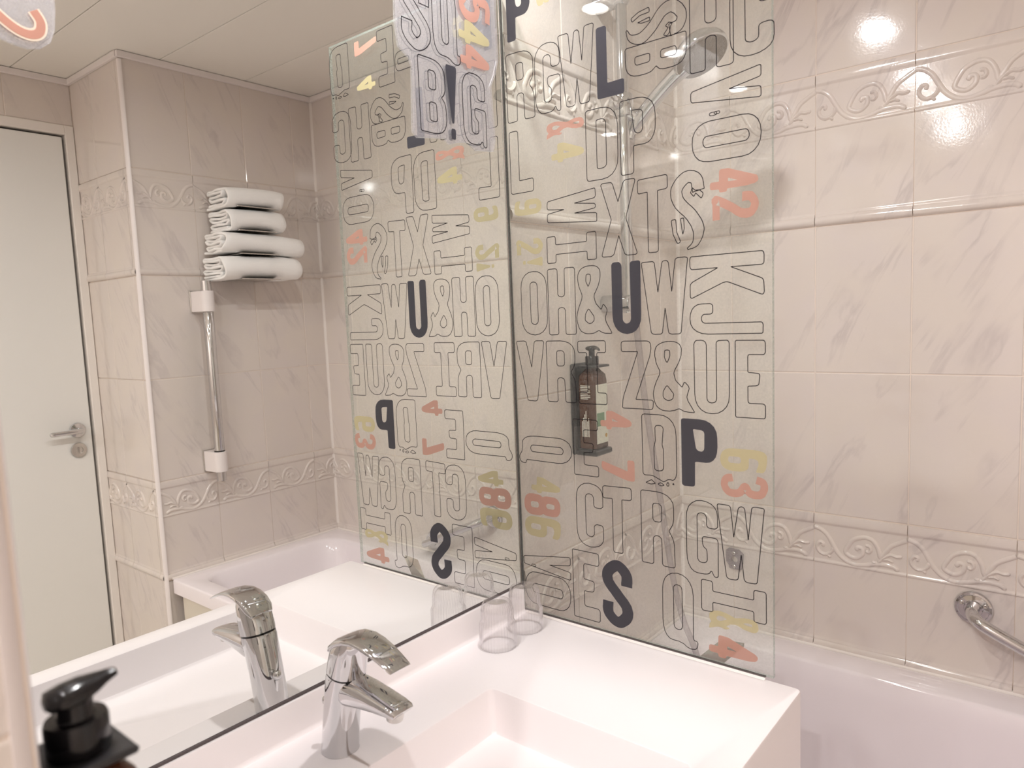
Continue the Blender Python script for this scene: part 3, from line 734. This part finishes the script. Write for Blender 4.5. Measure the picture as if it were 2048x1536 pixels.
# ------------------------------------------------------------------ glass shower screen with lettering
screen = thing('shower_screen', 'clear glass screen printed with big outlined letters, standing on the worktop', 'glass screen', (.25, .004, 0))
GT = 1.191
me = mesh_of('pane', *box(.0022, WG, 0.0, .008, .0052, GT), [M['glass'], M['edge']])
for p in me.polygons:
    if abs(p.normal.y) < .5: p.material_index = 1
for v in me.vertices: v.co -= Vector((.25, .004, 0))
link('pane', me, screen)
add('bottom_seal', box(.004, WG - .012, -.0012, .0035, .0036, .0052), M['seal'], screen, label='thin dark seal line')
add('silicone_bead', loft([[Vector((x, .0034, .0035)), Vector((x, -.0045, .0004)), Vector((x, -.0012, .0036)), Vector((x, .0034, .0042))] for x in (.012, WG - .012)]), M['caulk'], screen)
add('wall_seal', box(.0004, .0022, .0015, .0065, .05, GT), M['seal'], screen)
glass_place = lambda a, b: Vector((a, -.0003, b))
for L_ in LETTERS:
    ch, st, a0, a1, b0, b1, rot = L_
    put_letter(screen, ch, st, a0, a1, b0, b1, rot, glass_place, 'printed_letter' if st in 'ok' else 'printed_numeral')
for a, b, r in ((.407, .866, .004), (.413, .8668, .003), (.0335, .0975, .0035)):
    lp = [Vector((a + r * 1.5 * math.cos(t), b + r * .8 * math.sin(t) * (1 + .3 * math.cos(2 * t)))) for t in [2 * PI * k / 10 for k in range(10)]]
    V, F = outline_mesh(lp, .0011)
    add('printed_blot', ([glass_place(p.x, p.y) for p in V], F), M['line'], screen)

# ------------------------------------------------------------------ basin mixer
FY = -.5025
tap = thing('basin_mixer_tap', 'chrome single lever basin tap between the basin and the mirror', 'tap', (.081, FY, 0))
def ell(cx, cz, rx, ry, tilt=0.0, n=28, sq=2.3):
    out = []
    for k in range(n):
        a = 2 * PI * k / n; c, s = math.cos(a), math.sin(a)
        u = math.copysign(abs(c) ** (2 / sq), c) * rx; w = math.copysign(abs(s) ** (2 / sq), s) * ry
        out.append(Vector((cx + u * math.cos(tilt), FY + w, cz + u * math.sin(tilt))))
    return out
add('body', loft([ell(.081, .0003, .0248, .0248), ell(.081, .003, .0243, .0243), ell(.0835, .02, .0238, .0238), ell(.091, .06, .0238, .0238, -.06), ell(.0985, .092, .0242, .0245, -.13), ell(.104, .112, .0248, .0255, -.2), ell(.1055, .1165, .0240, .0250, -.2)]), M['chrome'], tap, auto=50)
def sect(cx, cz, wy, hz, tx, n=20, sq=3.0):
    """spout section: width wy across, thickness hz, leaning back by tx"""
    out = []
    for k in range(n):
        a = 2 * PI * k / n; c, s = math.cos(a), math.sin(a)
        w = math.copysign(abs(c) ** (2 / sq), c) * wy; h_ = math.copysign(abs(s) ** (2 / sq), s) * hz
        out.append(Vector((cx + h_ * tx, FY + w, cz + h_)))
    return out
add('spout', loft([sect(.096, .094, .0120, .012, .1), sect(.106, .0955, .0205, .0178, .1), sect(.122, .0965, .0222, .0190, .1), sect(.145, .0982, .0218, .0158, .15), sect(.175, .0985, .0206, .0112, .2), (sect(.198, .0975, .0196, .0082, .3)), sect(.211, .0960, .0186, .0058, .5), sect(.2145, .0950, .0165, .0035, .8)]), M['chrome'], tap, auto=50)
add('aerator', lathe([(.0112, .0075), (.0114, 0), (.0105, -.0065), (.0085, -.007), (.008, -.004), (.001, -.004)], (.199, FY, .0885), (.12, 0, 1), 24), M['steel'], tap, auto=40)
add('cartridge_ring', loft([ell(.1055, .1158, .0236, .0246, -.2), ell(.1062, .1195, .0236, .0246, -.2)]), M['black'], tap, auto=40, label='dark gap ring under the lever')
# lever: cap that flows into a forward sweeping blade
cap = loft([ell(.1062, .1195, .0247, .0257, -.2), ell(.109, .131, .0246, .0255, -.14), ell(.1125, .146, .0240, .0248, .05), ell(.1155, .1575, .0228, .024, .22), ell(.118, .1635, .0195, .0215, .25), ell(.119, .1655, .012, .015, .25)])
def blade(cx, cz, wy, th, ang, n=16):
    out = []
    for k in range(n):
        a = 2 * PI * k / n; c, s = math.cos(a), math.sin(a)
        w = math.copysign(abs(c) ** .6, c) * wy; h_ = math.copysign(abs(s) ** .8, s) * th
        out.append(Vector((cx - h_ * math.sin(ang), FY + w, cz + h_ * math.cos(ang))))
    return out
bl = loft([blade(.0925, .1490, .0185, .0030, .62), blade(.100, .1560, .0225, .0055, .55), blade(.113, .1645, .0236, .0062, .42), blade(.128, .1702, .0230, .0058, .20), blade(.145, .1722, .0222, .0050, -.05), blade(.163, .1702, .0212, .0040, -.22), blade(.181, .1655, .0200, .0030, -.34), blade(.199, .1585, .0186, .0022, -.44), blade(.2115, .1525, .0174, .0016, -.48), blade(.2145, .1510, .0165, .0009, -.48)])
add('lever', join(cap, bl), M['chrome'], tap, auto=50)
rod = add('pop_up_rod', tube([(.066, FY - .001, .03), (.0625, FY - .001, .057)], .0022, 10), M['chrome'], tap)
add('knob', lathe([(.001, -.0072), (.0045, -.0058), (.0068, -.002), (.0068, .002), (.0045, .0058), (.001, .0072)], (.0600, FY - .0015, .0632), (-.5, 0, 1), 20), M['chrome'], rod, smooth=True)

# ------------------------------------------------------------------ tumblers
def tumbler(x, y, label):
    t = thing('tumbler', label, 'glass', (x, y, 0), 'upturned tumblers in the corner')
    prof = [(.0302, .0006), (.0322, .0006), (.0324, .004), (.0320, .0405), (.0312, .0425), (.0300, .044), (.0284, .0470), (.0280, .066), (.0262, .0755), (.0225, .0815), (.0195, .0830), (.0175, .0815), (.001, .0808)]
    inner = [(.001, .0765), (.019, .077), (.0236, .071), (.0252, .063), (.0256, .046), (.0290, .041), (.0302, .0006)]
    add('cup', lathe(prof + inner, (x, y, 0), (0, 0, 1), 144, (False, False), ribs=36, amp=.034), M['tumbler'], t, smooth=True)
    return t
tumbler(.0605, -.1440, 'front ribbed clear tumbler standing upside down near the mirror')
tumbler(.0565, -.0615, 'rear ribbed clear tumbler upside down in the corner against the glass screen')

# ------------------------------------------------------------------ shower: rail, hand shower, hose, bath mixer
RX, RY = .0600, .335
rail = thing('shower_rail', 'chrome shower slide rail on the tiles behind the glass screen', 'shower rail', (0, RY, .595))
add('pole', lathe([(.0105, .575), (.0118, .578), (.0118, 1.255), (.0105, 1.258)], (RX, RY, 0), (0, 0, 1), 24), M['chrome'], rail, auto=40)
for z in (.596, 1.236):
    add('bracket', lathe([(.0195, 0), (.0195, .066), (.0185, .0705), (.015, .0725), (.001, .073)], (0.0002, RY, z), (1, 0, 0), 28), M['chrome'], rail, auto=40)
sl = add('slider', join(lathe([(.020, .992), (.0215, .995), (.0215, 1.034), (.020, 1.037)], (RX, RY, 0), (0, 0, 1), 28), lathe([(.0145, .0), (.0155, .004), (.0155, .034), (.0135, .038)], (RX, RY, 1.008), (.6, .6, -.55), 24)), M['chrome'], rail, auto=40)
add('knob', lathe([(.012, .018), (.0135, .021), (.0135, .038), (.0115, .041), (.001, .0415)], (RX, RY, 1.014), (0, -1, .05), 20), M['chrome'], sl, auto=40)
hs = thing('hand_shower', 'chrome hand shower tilted up from the slide rail', 'hand shower', (.08, .355, .985))
hp = spline([(.068, .358, .966), (.088, .354, .985), (.125, .348, 1.014), (.158, .344, 1.037), (.180, .341, 1.050), (.200, .340, 1.062)], 5)
hr = [.0095 + .006 * min(1, i / 6) if i < 20 else .0155 + .003 * (i - 20) / 5 for i in range(len(hp))]
add('handle', tube(hp, hr, 20), M['chrome'], hs, auto=45)
ax = Vector((.50, -.12, -.86)).normalized()
hc = Vector((.232, .339, 1.083))
add('head', lathe([(.012, -.026), (.030, -.022), (.046, -.014), (.0555, -.003), (.0575, .006), (.0565, .012), (.054, .0135)], hc, ax, 40), M['chrome'], hs, auto=45)
add('spray_face', lathe([(.0535, .0130), (.052, .0150), (.001, .0155)], hc, ax, 40), M['spray'], hs, auto=45, label='grey spray face with nozzles')
hose = thing('shower_hose', 'translucent grey shower hose hanging from the hand shower', 'hose', (.068, .358, .966))
add('tubing', tube(spline([(.068, .358, .966), (.062, .361, .935), (.048, .363, .90), (.048, .364, .80), (.0535, .365, .691), (.0585, .372, .558), (.060, .385, .467), (.0615, .400, .374), (.0650, .425, .254), (.070, .450, .129), (.082, .480, -.060), (.100, .497, -.175), (.130, .510, -.270), (.175, .505, -.440), (.230, .440, -.585), (.290, .300, -.612), (.325, .180, -.560), (.334, .100, -.400), (.335, .0715, -.260), (.335, .062, -.180), (.336, .052, -.117)], 8), .0072, 14), M['hose'], hose, smooth=True)
add('cone_nut', tube([(.0672, .3583, .968), (.0622, .356, .950)], [.0098, .0085], 18), M['chrome'], hose, auto=40)
bm_t = thing('bath_mixer', 'chrome bath mixer behind the glass on the bath rim, half hidden by a salmon numeral', 'tap', (.385, .046, ZT))
add('column', lathe([(.030, .0003), (.030, .006), (.023, .010), (.023, .140), (.026, .150)], (.385, .046, ZT), (0, 0, 1), 28), M['chrome'], bm_t, auto=40)
add('body', tube([(.335, .050, -.092), (.345, .050, -.092), (.43, .050, -.092), (.44, .050, -.092)], [.018, .0225, .0225, .018], 24), M['chrome'], bm_t, auto=40)
add('spout', tube(spline([(.385, .056, -.095), (.385, .10, -.100), (.385, .145, -.110), (.385, .165, -.128)], 5), [.014] * 15 + [.013], 18), M['chrome'], bm_t, auto=40)
add('lever', loft([[Vector((.3425, .062, -.034)), Vector((.3815, .062, -.033)), Vector((.420, .072, .008)), Vector((.3785, .075, .003))], [Vector((.3425, .064, -.028)), Vector((.3815, .064, -.027)), Vector((.420, .074, .014)), Vector((.3785, .077, .009))]]), M['steel'], bm_t)
add('lever_neck', tube([(.383, .053, -.085), (.382, .060, -.028)], [.014, .011], 18), M['chrome'], bm_t, auto=40)

# ------------------------------------------------------------------ soap dispensers
def dispenser_shower():
    t = thing('soap_dispenser', 'amber pump bottle in a black holder on the shower wall, behind the glass', 'soap dispenser', (0.0, .222, .29))
    yb0, yb1 = .196, .2485
    add('holder', join(box(.0003, .009, .188, .256, .278, .472, .003), box(.0085, .062, .190, .254, .278, .2905, .003), box(.0085, .060, .191, .253, .4635, .4685, .0015), box(.009, .013, .191, .196, .29, .464), box(.009, .013, .249, .2535, .29, .464)), M['blackm'], t)
    rings = []
    for z, s in ((.291, .90), (.2935, 1.0), (.434, 1.0), (.448, .92), (.456, .62), (.462, .46)):
        cx, cy, hx_, hy_ = .0355, .222, .0215 * s, .0265 * s
        rings.append(rrect(cx - hx_, cx + hx_, cy - hy_, cy + hy_, .007 * s, z))
    bt = add('bottle', loft(rings), M['amber'], t, auto=45)
    lb = add('label', box(.0570, .0575, .2005, .2440, .303, .428, .0001), M['paper'], bt, label='pale front label')
    side = add('label_print', join(*[box(.022 + .0, .022 + .024 * (1 - .25 * ((k * 7) % 3 == 0)), .1952, .1955, .398 + .0034 * k, .3994 + .0034 * k) for k in range(9)],
                               *[box(.024 + .0032 * k, .0256 + .0032 * k, .1952, .1955, .318, .318 + .055 * (.6 + .4 * ((k * 5) % 4) / 3)) for k in range(6)]), M['ink'], bt, label='small pale print on the bottle side')
    side['kind'] = 'stuff'
    add('label_band', box(.0574, .0578, .2015, .2300, .340, .368), M['green'], bt, label='green band on the label')
    add('label_seal', lathe([(.0045, 0), (.0001, .0002)], (.0576, .236, .318), (1, 0, 0), 14), M['gold'], bt, label='gold dot on the label')
    pump = add('pump', join(lathe([(.0135, .4625), (.0145, .464), (.0145, .485), (.0135, .487), (.0065, .4875), (.0065, .5005)], (.0355, .222, 0), (0, 0, 1), 24)), M['black'], t, auto=40)
    add('pump_head', loft([[Vector((.0355 + c * w, .222 + off, z + s * h_)) for c, s in [(math.cos(2 * PI * k / 12), math.sin(2 * PI * k / 12)) for k in range(12)]] for off, w, h_, z in ((-.0135, .005, .003, .5035), (-.010, .0095, .005, .5035), (.006, .0095, .0052, .504), (.016, .0066, .0038, .5035), (.0245, .0042, .003, .501), (.0285, .003, .0024, .4985))]), M['black'], pump, auto=50)
dispenser_shower()

def dispenser_near():
    bx, by = .4925, -.9425
    t = thing('soap_dispenser', 'black pump with amber bottle in the foreground, lower left', 'soap dispenser', (bx, by, .25))
    rings = []
    for z, s in ((.215, .9), (.218, 1.0), (.352, 1.0), (.364, .90), (.370, .66), (.374, .52)):
        rings.append(rrect(bx - .0215 * s, bx + .0215 * s, by - .0215 * s, by + .0215 * s, .0075 * s, z))
    add('bottle', loft(rings), M['amber'], t, auto=45)
    add('holder', join(box(bx - .026, bx + .026, YN + .0005, YN + .005, .20, .40, .0015), box(bx - .0225, bx + .0205, YN + .004, by + .0195, .3735, .3775, .0012), box(bx - .026, bx + .026, YN + .004, by + .026, .202, .214, .003)), M['blackm'], t)
    pump = add('pump', lathe([(.0132, .3775), (.0140, .379), (.0140, .3925), (.0132, .3945), (.0085, .395), (.0080, .396), (.0080, .4035)], (bx, by, 0), (0, 0, 1), 28), M['black'], t, auto=40)
    d_ = Vector((.06, 1.0, 0)).normalized(); sdir = Vector((d_.y, -d_.x, 0))
    rg = []
    for s_, w, hu, hd, z in ((-.0125, .004, .0026, .0026, .4050), (-.0110, .0088, .0050, .0034, .4050), (-.004, .0108, .0068, .0040, .4050), (.003, .0100, .0070, .0038, .4055), (.009, .0076, .0058, .0022, .4064), (.0135, .0052, .0044, .0010, .4076), (.0175, .0038, .0030, .0010, .4088), (.0190, .0030, .0020, .0010, .4092)):
        c0 = Vector((bx, by, z)) + d_ * s_
        ring = []
        for k in range(16):
            a = 2 * PI * k / 16
            ring.append(c0 + sdir * (math.cos(a) * w) + Vector((0, 0, math.sin(a) * (hu if math.sin(a) > 0 else hd))))
        rg.append(ring)
    add('pump_head', loft(rg), M['black'], pump, auto=60)
dispenser_near()

# ------------------------------------------------------------------ grab bars
gb = thing('grab_bar', 'chrome angled grab bar with round flange on the back wall', 'grab bar', (.678, YB, -.083))
p0, p1 = Vector((.678, YB, -.083)), Vector((.968, YB, -.214))
yo = YB - .066
for p in (p0, p1):
    fl = add('flange', lathe([(.0355, 0), (.0362, .0035), (.034, .007), (.030, .0078), (.0285, .0066), (.018, .0072), (.0165, .011)], p, (0, -1, 0), 36), M['chrome'], gb, auto=40)
    for dx in (-.0215, .0215):
        sc = add('screw', lathe([(.0044, .006), (.0044, .0082), (.0032, .0092), (.0030, .0085), (.001, .0080)], p + Vector((dx, 0, .009)), (0, -1, 0), 14), M['steel'], fl, auto=40)
dirv = (p1 - p0).normalized()
add('bar', tube(spline([p0 + Vector((0, -.004, 0)), p0 + Vector((0, -.030, 0)), Vector((p0.x, yo + .010, p0.z)) + dirv * .012, Vector((p0.x, yo, p0.z)) + dirv * .040, Vector(((p0.x + p1.x) / 2, yo, (p0.z + p1.z) / 2)), Vector((p1.x, yo, p1.z)) - dirv * .040, Vector((p1.x, yo + .010, p1.z)) - dirv * .012, p1 + Vector((0, -.030, 0)), p1 + Vector((0, -.004, 0))], 6), .0128, 20), M['chrome'], gb, smooth=True)

vr = thing('wall_grab_rail', 'vertical chrome grab rail with two white mounts beneath the towels', 'grab bar', (XF, .187, .05))
bxx, byy = XF - .062, .187
add('bar', lathe([(.0155, .118), (.0168, .120), (.0168, .650), (.0155, .652)], (bxx, byy, 0), (0, 0, 1), 28), M['chrome'], vr, auto=40)
for z in (.668, .122):
    rr = []
    for zz, e in ((z - .0345, .001), (z - .0335, 0), (z + .0335, 0), (z + .0345, .001)):
        pts = [Vector((XF - .0005, byy - .026 + e, zz)), Vector((XF - .0005, byy + .026 - e, zz))]
        for k in range(9):
            a = PI / 2 + PI * k / 8
            pts.append(Vector((bxx + (.0225 - e) * math.cos(a), byy + (.0225 - e) * math.sin(a), zz)))
        rr.append(pts)
    mt = add('mount', loft(rr), M['trim'], vr, auto=40, label='white plastic mount')
    add('back_plate', box(XF - .004, XF - .0003, byy - .029, byy + .029, z - .037, z + .037, .001), M['steel'], mt)
for za, zb_ in ((.702, .737), (.056, .088)):
    add('end_cap', lathe([(.0160, za), (.0160, zb_ - .001), (.015, zb_)], (bxx, byy, 0), (0, 0, 1), 28), M['chrome'], vr, auto=40)
add('rubber_ring', lathe([(.0175, .1565), (.0175, .1605)], (bxx, byy, 0), (0, 0, 1), 24), M['black'], vr, label='black ring above the lower mount')

# ------------------------------------------------------------------ bare bracket on the back wall
pl = thing('soap_dish_bracket', 'small bare grey wall bracket with screw holes behind the glass', 'bracket', (.150, YB, -.072))
loop = [(.127, -.052, .004), (.134, -.046, .003), (.146, -.0455, .002), (.157, -.0475, .002), (.160, -.046, .002), (.173, -.056, .004), (.1715, -.082, .004), (.167, -.099, .003), (.160, -.100, .002), (.150, -.0985, .002), (.137, -.0975, .003), (.135, -.090, .002), (.128, -.082, .004)]
f2 = fillet(loop)
hole = lambda cx, cz, r: [Vector((cx + r * math.cos(2 * PI * k / 14), cz + r * math.sin(2 * PI * k / 14))) for k in range(14)]
fv, ff = fill_loops([f2, hole(.1505, -.0735, .0085)])
front = [Vector((p.x, YB - .006, p.y)) for p in fv]
rim = prism(f2, YB - .006, YB - .0003, lambda u, v, d: Vector((u, d, v)))
rim2 = prism(hole(.1505, -.0735, .0085), YB - .006, YB - .0003, lambda u, v, d: Vector((u, d, v)))
add('plate', join((front, ff), (rim[0], rim[1][:-2]), (rim2[0], rim2[1][:-2])), mat('cast_grey', srgb(150, 140, 142), 0.55, 0.3, bump=(260, 0.8, 0.002)), pl)
for cx, cz in ((.1490, -.0565), (.1500, -.0915)):
    add('screw', lathe([(.0046, .004), (.0046, .0085), (.0030, .0095), (.0026, .0082), (.001, .0080)], (cx, YB, cz), (0, -1, 0), 14), M['steel'], pl, auto=40)

# ------------------------------------------------------------------ towels on their wall rack
rack = thing('towel_rack', 'slim steel wall rack with four tiers between the folded towels', 'towel rack', (XF, .34, .75))
TIER = [.7395, .8235, .9005, .9795]
add('back_rail', join(box(XF - .006, XF - .0005, .272, .290, .7425, 1.03, .001), box(XF - .006, XF - .0005, .392, .410, .7425, 1.03, .001)), M['steel'], rack)
for z in TIER:
    add('shelf', join(box(XF - .150, XF - .0055, .276, .286, z - .002, z + .001, .0006), box(XF - .150, XF - .0055, .396, .406, z - .002, z + .001, .0006), box(XF - .156, XF - .148, .268, .414, z - .002, z + .001, .0006), box(XF - .148, XF - .006, .286, .396, z - .0012, z + .0002)), M['steel'], rack)

def towel(label, ya, yb, za, zb_, depth, turns, seed, lean=0.0, skew=0.0):
    """one folded towel: a cloth layer wound flat into a bundle; the fold ends show at its left side"""
    rnd = random.Random(seed)
    th = .0085
    cz, hz = (za + zb_) / 2, (zb_ - za) / 2
    xf, xb = XF - .158, XF - .158 + depth
    path = []
    # outer wrap, then the folded layers inside, zig-zag
    n = 14
    path += [(xb - .004 + (xf + hz - xb) * k / 10, -hz + th / 2) for k in range(10)]
    path += [(xf + hz - (hz - th / 2) * math.sin(PI * k / n), -math.cos(PI * k / n) * (hz - th / 2)) for k in range(n + 1)]
    path += [(xf + hz + (xb - .012 - xf - hz) * k / 10, hz - th / 2) for k in range(1, 11)]
    nl = max(2, int((2 * hz - 2 * th) / (th * 1.12)))
    zt = hz - th * 1.62; left = xf + hz * .62
    step = (2 * hz - th * 3.1) / max(1, nl - 1)
    fwd_ = True
    for i in range(nl):
        z_ = zt - i * step
        a_, b_ = (xb - .016, left + .006 * rnd.random() + abs(z_) * .25) if fwd_ else (left + .006 * rnd.random() + abs(z_) * .25, xb - .016)
        path += [(a_ + (b_ - a_) * k / 8, z_ + .0012 * math.sin(k * .9 + i)) for k in range(1 if i else 0, 9)]
        fwd_ = not fwd_
    P = spline([(p[0], 0, p[1]) for p in path], 2)
    ny = 16; V = []; F = []; m_ = len(P)
    prof = []
    for i, p in enumerate(P):
        t = (P[min(i + 1, m_ - 1)] - P[max(i - 1, 0)]).normalized(); nn = Vector((-t.z, 0, t.x))
        prof.append((p, nn))
    for j in range(ny + 1):
        f = j / ny
        e = 1.0
        d_end = min(f, 1 - f) * ny
        if d_end < 1: e = .55 if d_end == 0 else 1.0
        edge_in = (0.006 if f > .5 else 0.002)
        ff_ = f
        if 0 < j < ny: ff_ = .01 + .98 * (j - 1) / (ny - 2)
        for i, (p, nn) in enumerate(prof):
            side = (rnd.random() - .5)
            for sgn in (1, -1):
                q = p + nn * (sgn * th * .5 * e)
                yy = ya + (yb - ya) * ff_
                if f < .5: yy += .010 * mnoise.noise(Vector((i * .09, seed, 3.1))) * (1 - f * 2) - .004 * (1 - f * 2) * math.cos(i * .21 + seed)
                else: yy += .010 * mnoise.noise(Vector((i * .06, seed, 8.1))) * (f * 2 - 1)
                shrink = 1 - .10 * max(0, (f - .82) / .18) ** 2
                wob = mnoise.noise(Vector((q.x * 14, yy * 14, q.z * 14 + seed))) * .004
                sag = -.006 * ((f - .5) * 2) ** 2 + skew * (f - .5)
                V.append(Vector((q.x + wob + lean * (f - .5), yy, cz + q.z * shrink + wob * .6 + sag)))
    w = m_ * 2
    for j in range(ny):
        for i in range(m_ - 1):
            a_, b_ = j * w + 2 * i, j * w + 2 * i + 2
            F.append([a_, b_, b_ + w, a_ + w]); F.append([a_ + 1, a_ + 1 + w, b_ + 1 + w, b_ + 1])
        F.append([j * w, j * w + w, j * w + w + 1, j * w + 1]); k = 2 * m_ - 2
        F.append([j * w + k, j * w + k + 1, j * w + w + k + 1, j * w + w + k])
    for j in (0, ny):
        for i in range(m_ - 1):
            a_ = j * w + 2 * i
            F.append([a_, a_ + 1, a_ + 3, a_ + 2])
    t = add('folded_towel', (V, F), M['towel'], None, smooth=True)
    return tag(t, label, 'towel', 'folded towels on the wall rack')
towel('topmost small white folded towel on the wall rack', .238, .447, .982, 1.046, .148, 3, 1.3, 0, .006)
towel('second white folded towel from the top of the rack', .242, .452, .9045, .9745, .146, 3, 4.1, 0, .004)
towel('third white folded towel, long and drooping at its right end', .216, .522, .8275, .8935, .150, 3, 7.7, 0, -.010)
towel('lowest white folded towel, thickest of the stack', .208, .502, .7425, .8195, .150, 4, 9.2, 0, .004)

# ------------------------------------------------------------------ acrylic panels on the mirror
def acrylic_plate(parent, loop, x0=.0006, x1=.0036):
    f2 = fillet(loop, 6)
    v, f = prism(f2, x0, x1, lambda u, w, d: Vector((d, u, w)))
    return add('acrylic_plate', (v, f), M['acrylic'], parent)
def mirror_panel(y, label, loop, letters):
    t = thing('acrylic_panel', label, 'panel', (0.0, y, .87), 'acrylic panels on the mirror')
    pl_ = acrylic_plate(t, loop)
    pp = lambda a, b: Vector((.0039, a, b))
    for ch, st, a0, a1, b0, b1, rot in letters:
        put_letter(pl_, ch, st, a0, a1, b0, b1, rot, pp, 'printed_letter' if st in 'ok' else 'printed_numeral', .0016)
    for dy in (-.07, .07):
        add('fixing_screw', lathe([(.006, .0030), (.006, .006), (.004, .0075), (.001, .008)], (0, y + dy, 1.262), (1, 0, 0), 16), M['chrome'], t, auto=40)
    return t
mirror_panel(-.135, 'pebbled clear acrylic panel beside the glass screen with SQ and BIG lettering',
    [(-.2548, 1.0402, .006), (-.2503, 1.0042, .006), (-.228, .992, .01), (-.2234, .980, .006), (-.2288, .8778, .012), (-.2195, .870, .01), (-.1557, .8787, .01), (-.1454, .8705, .01), (-.1164, .8784, .008), (-.0972, .8806, .01), (-.0783, .8707, .01), (-.0333, .8748, .012), (-.0264, .8961, .008), (-.0325, .990, .01), (-.0203, 1.011, .01), (-.010, 1.040, .012), (-.012, 1.285, .03), (-.245, 1.285, .03)],
    [('S', 'o', -.2451, -.1816, 1.0060, 1.1230, 0), ('Q', 'o', -.1754, -.1117, 1.0042, 1.1300, 0), ('5', 's', -.1100, -.0289, 1.086, 1.135, 1), ('4', 'y', -.1139, -.0336, 1.0475, 1.0860, 1), ('4', 's', -.1123, -.0365, 1.0060, 1.0460, 1),
     ('B', 'o', -.2137, -.1532, .8815, 1.0000, 0), ('!', 'k', -.1500, -.1243, .8792, 1.000, 0), ('G', 'o', -.1110, -.0518, .8778, 1.000, 0)])
panel2 = mirror_panel(-.850, 'pebbled clear acrylic panel in the upper left corner with a salmon numeral',
    [(-.965, 1.02, .02), (-.900, .940, .03), (-.830, .893, .02), (-.7913, .8748, .004), (-.7787, .8715, .004), (-.7657, .8703, .004), (-.7541, .8732, .004), (-.7456, .8804, .004), (-.7405, .8942, .004), (-.7381, .915, .006), (-.738, 1.285, .03), (-.962, 1.285, .03)], [])
def stroke_print(parent, pts, hw, style, x, label):
    lp = ribbon_loop(pts, hw); V, F = fill_loops([lp])
    add('printed_numeral', ([Vector((x, p.x, p.y)) for p in V], F), M[style], parent, label=label)
num2 = [(-.7590, .9085), (-.7535, .8985), (-.7555, .8880), (-.7640, .8835), (-.7760, .8858), (-.7900, .8950), (-.8080, .9110), (-.8220, .9180), (-.8330, .9100), (-.8340, .8980)]
pl2 = [c for c in panel2.children if c.name.startswith('acrylic')][0]
stroke_print(pl2, num2, .0062, 'cream', .0038, 'cream border of the numeral 2')
stroke_print(pl2, num2, .0042, 's', .0040, 'salmon pink numeral 2')

# ------------------------------------------------------------------ ceiling spots and one added fill light
for X, y, lab in ((.28, -.17, 'recessed ceiling spot nearest the bath'), (.28, -.77, 'second recessed ceiling spot from the bath'), (.28, -1.27, 'third recessed ceiling spot from the bath'), (.28, -1.82, 'recessed ceiling spot farthest from the bath'),
                  (1.02, -2.05, 'added fill light in the ceiling at the rear of the room')):  # unseen fill light, added to brighten the far wall and door
    t = thing('ceiling_spot', lab, 'ceiling light', (X, y, ZC), 'recessed ceiling spots')
    add('ring', lathe([(.033, -.004), (.035, -.0065), (.044, -.0055), (.0455, -.0002)], (X, y, ZC), (0, 0, 1), 36, (False, False)), M['trim'], t, auto=40)
    add('lens', lathe([(.031 if X < .9 else .022, -.0035), (.001, -.0036)], (X, y, ZC), (0, 0, 1), 28, (False, True)), M['spot' if X < .9 else 'room'], t)
